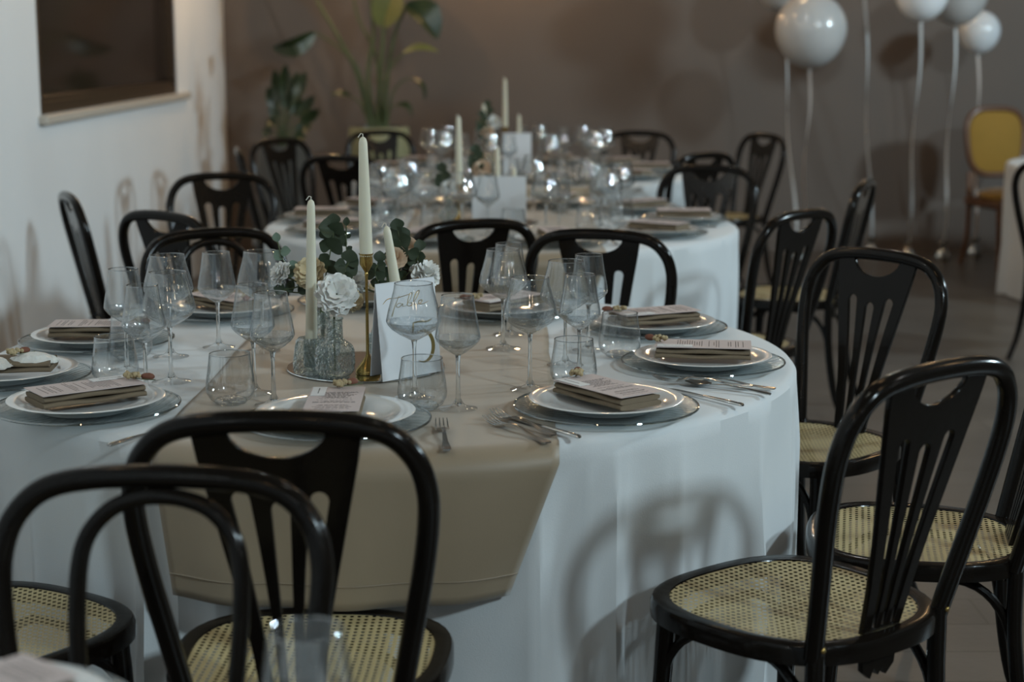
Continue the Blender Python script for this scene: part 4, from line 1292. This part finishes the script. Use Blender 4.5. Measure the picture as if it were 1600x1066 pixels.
def strelitzia():
    base = atY(592, 198, PY)
    pot(Vector((base.x, PY, 0)), .19, base.z, 'tall dark planter with a pale band under the bird of paradise plant')
    t = thing('bird_of_paradise_plant', 'tall bird of paradise plant with long bare stalks in the dark planter', 'plant', base)
    rel = lambda px, py, dy=0: atY(px, py, PY + dy) - base
    stalks = [
      ([(578, 190), (560, 120), (530, 60), (498, 5), (470, -60)], .011, 0),
      ([(585, 190), (575, 120), (584, 50), (578, -10)], .012, .05),
      ([(590, 190), (595, 110), (600, 40), (604, 10)], .012, -.05),
      ([(598, 190), (606, 110), (618, 50), (634, 12)], .011, .0),
      ([(582, 190), (560, 110), (530, 75), (492, 50)], .007, -.1),
      ([(600, 190), (602, 130), (614, 100), (630, 84)], .007, -.1),
      ([(604, 192), (612, 150), (625, 130), (640, 122)], .006, .05),
      ([(600, 194), (606, 175), (612, 166), (618, 165)], .006, .0),
      ([(580, 194), (565, 165), (555, 155), (548, 152)], .006, .0),
      ([(594, 190), (588, 90), (560, 30), (548, -30)], .009, .1),
    ]
    for ps, r_, dy in stalks:
        pts = smooth_pts([rel(px, py, dy) if i else rel(px, py + 8, 0) for i, (px, py) in enumerate(ps)], 5)
        MB().tube(pts, [r_ * (1.5 - .8 * i / len(pts)) for i in range(len(pts))], 7).build('stalk', M['stem'], t)
    lv = [
      ((492, 52), (424, 76), .07, -.1, (0, -1, -.5), .25, 'plant'),
      ((632, 8), (684, 62), .13, 0, (.6, -.8, .5), .15, 'plant'),
      ((596, 42), (622, -30), .11, -.05, (0, -1, .2), .05, 'plant_yellow'),
      ((630, 84), (686, 82), .05, -.1, (0, -.5, 1), .1, 'plant_yellow'),
      ((640, 122), (662, 158), .045, .05, (1, -.3, .3), .2, 'plant'),
      ((618, 165), (644, 182), .05, 0, (.5, -.5, 1), .2, 'plant'),
      ((548, 152), (516, 150), .04, 0, (0, -.6, 1), .1, 'plant'),
      ((578, -10), (560, -90), .12, .05, (0, -1, 0), .05, 'plant'),
      ((470, -60), (430, -110), .1, 0, (0, -1, .3), .1, 'plant'),
      ((548, -30), (520, -110), .1, .1, (0, -1, .3), .1, 'plant')]
    for a, b, w_, dy, nr, dr, m in lv:
        mb = MB(); big_leaf(mb, rel(*a, dy), rel(*b, dy), w_, nr, dr)
        mb.build('leaf', M[m], t)
strelitzia()
def small_plant():
    base = atY(440, 226, 10.4)
    pot(Vector((base.x, 10.4, 0)), .16, base.z, 'dark planter behind the left chair under the small leafy plant', False)
    t = thing('leafy_plant', 'low bushy green plant behind the left chair, beside the bird of paradise', 'plant', base)
    rel = lambda px, py, dy=0: atY(px, py, 10.4 + dy) - base
    q = random.Random(4)
    tips = [(430, 108), (420, 135), (447, 100), (466, 112), (478, 112), (425, 160), (492, 150), (500, 172), (486, 195), (420, 185), (450, 130), (470, 150), (410, 205), (478, 215)]
    for i, (px, py) in enumerate(tips):
        dy = q.uniform(-.12, .12)
        tip = rel(px, py, dy); mid_ = tip * .5 + Vector((0, 0, .03))
        MB().tube(smooth_pts([(mid_.x * .1, mid_.y * .1, -.018), mid_ * .5 + Vector((0, 0, .02)), mid_], 4), .005, 6).build('stalk', M['stem'], t)
        mb = MB(); big_leaf(mb, mid_, tip, .045, (q.uniform(-.4, .4), -1, .4), -.1)
        mb.build('leaf', M['plant'], t)
small_plant()

# ------------------------------------------------------------------ groups of repeats
GR = {'chair': 'black bentwood chairs around the tables', 'wine glass': 'wine glasses on the ', 'tumbler': 'water tumblers on the ', 'plate': 'white dinner plates on the ',
      'charger plate': 'glass chargers on the ', 'napkin': 'folded napkins on the ', 'menu': 'menu cards on the ', 'name tag': 'name tags on the ', 'dried flower': 'dried flowers on the ',
      'fork': 'forks on the ', 'knife': 'knives on the ', 'spoon': 'spoons on the ', 'candle': 'taper candles on the ', 'flower': 'flowers on the ', 'leafy branch': 'leafy branches on the ',
      'vase': 'bottle vases on the ', 'candlestick': 'candlesticks on the ', 'candle holder': 'candle holders on the ', 'balloon': 'balloons on ribbons', 'balloon weight': 'balloon weights on the floor',
      'table': 'round banquet tables', 'tablecloth': 'white tablecloths', 'table runner': 'taupe table runners', 'mirror tray': 'mirror trays', 'table number card': 'table number cards', 'shell': 'oyster shells', 'plant pot': 'planters by the back wall'}
for o in COL.objects:
    if o.parent or 'category' not in o or 'group' in o: continue
    g = GR.get(o['category'])
    if not g or o.name.startswith('upholstered'): continue
    if g.endswith('the '):
        y = o.location.y
        g += 'foreground table' if y < 2.2 else 'nearest table' if y < 4.9 else 'middle table' if y < 7.55 else 'farthest table'
    o['group'] = g
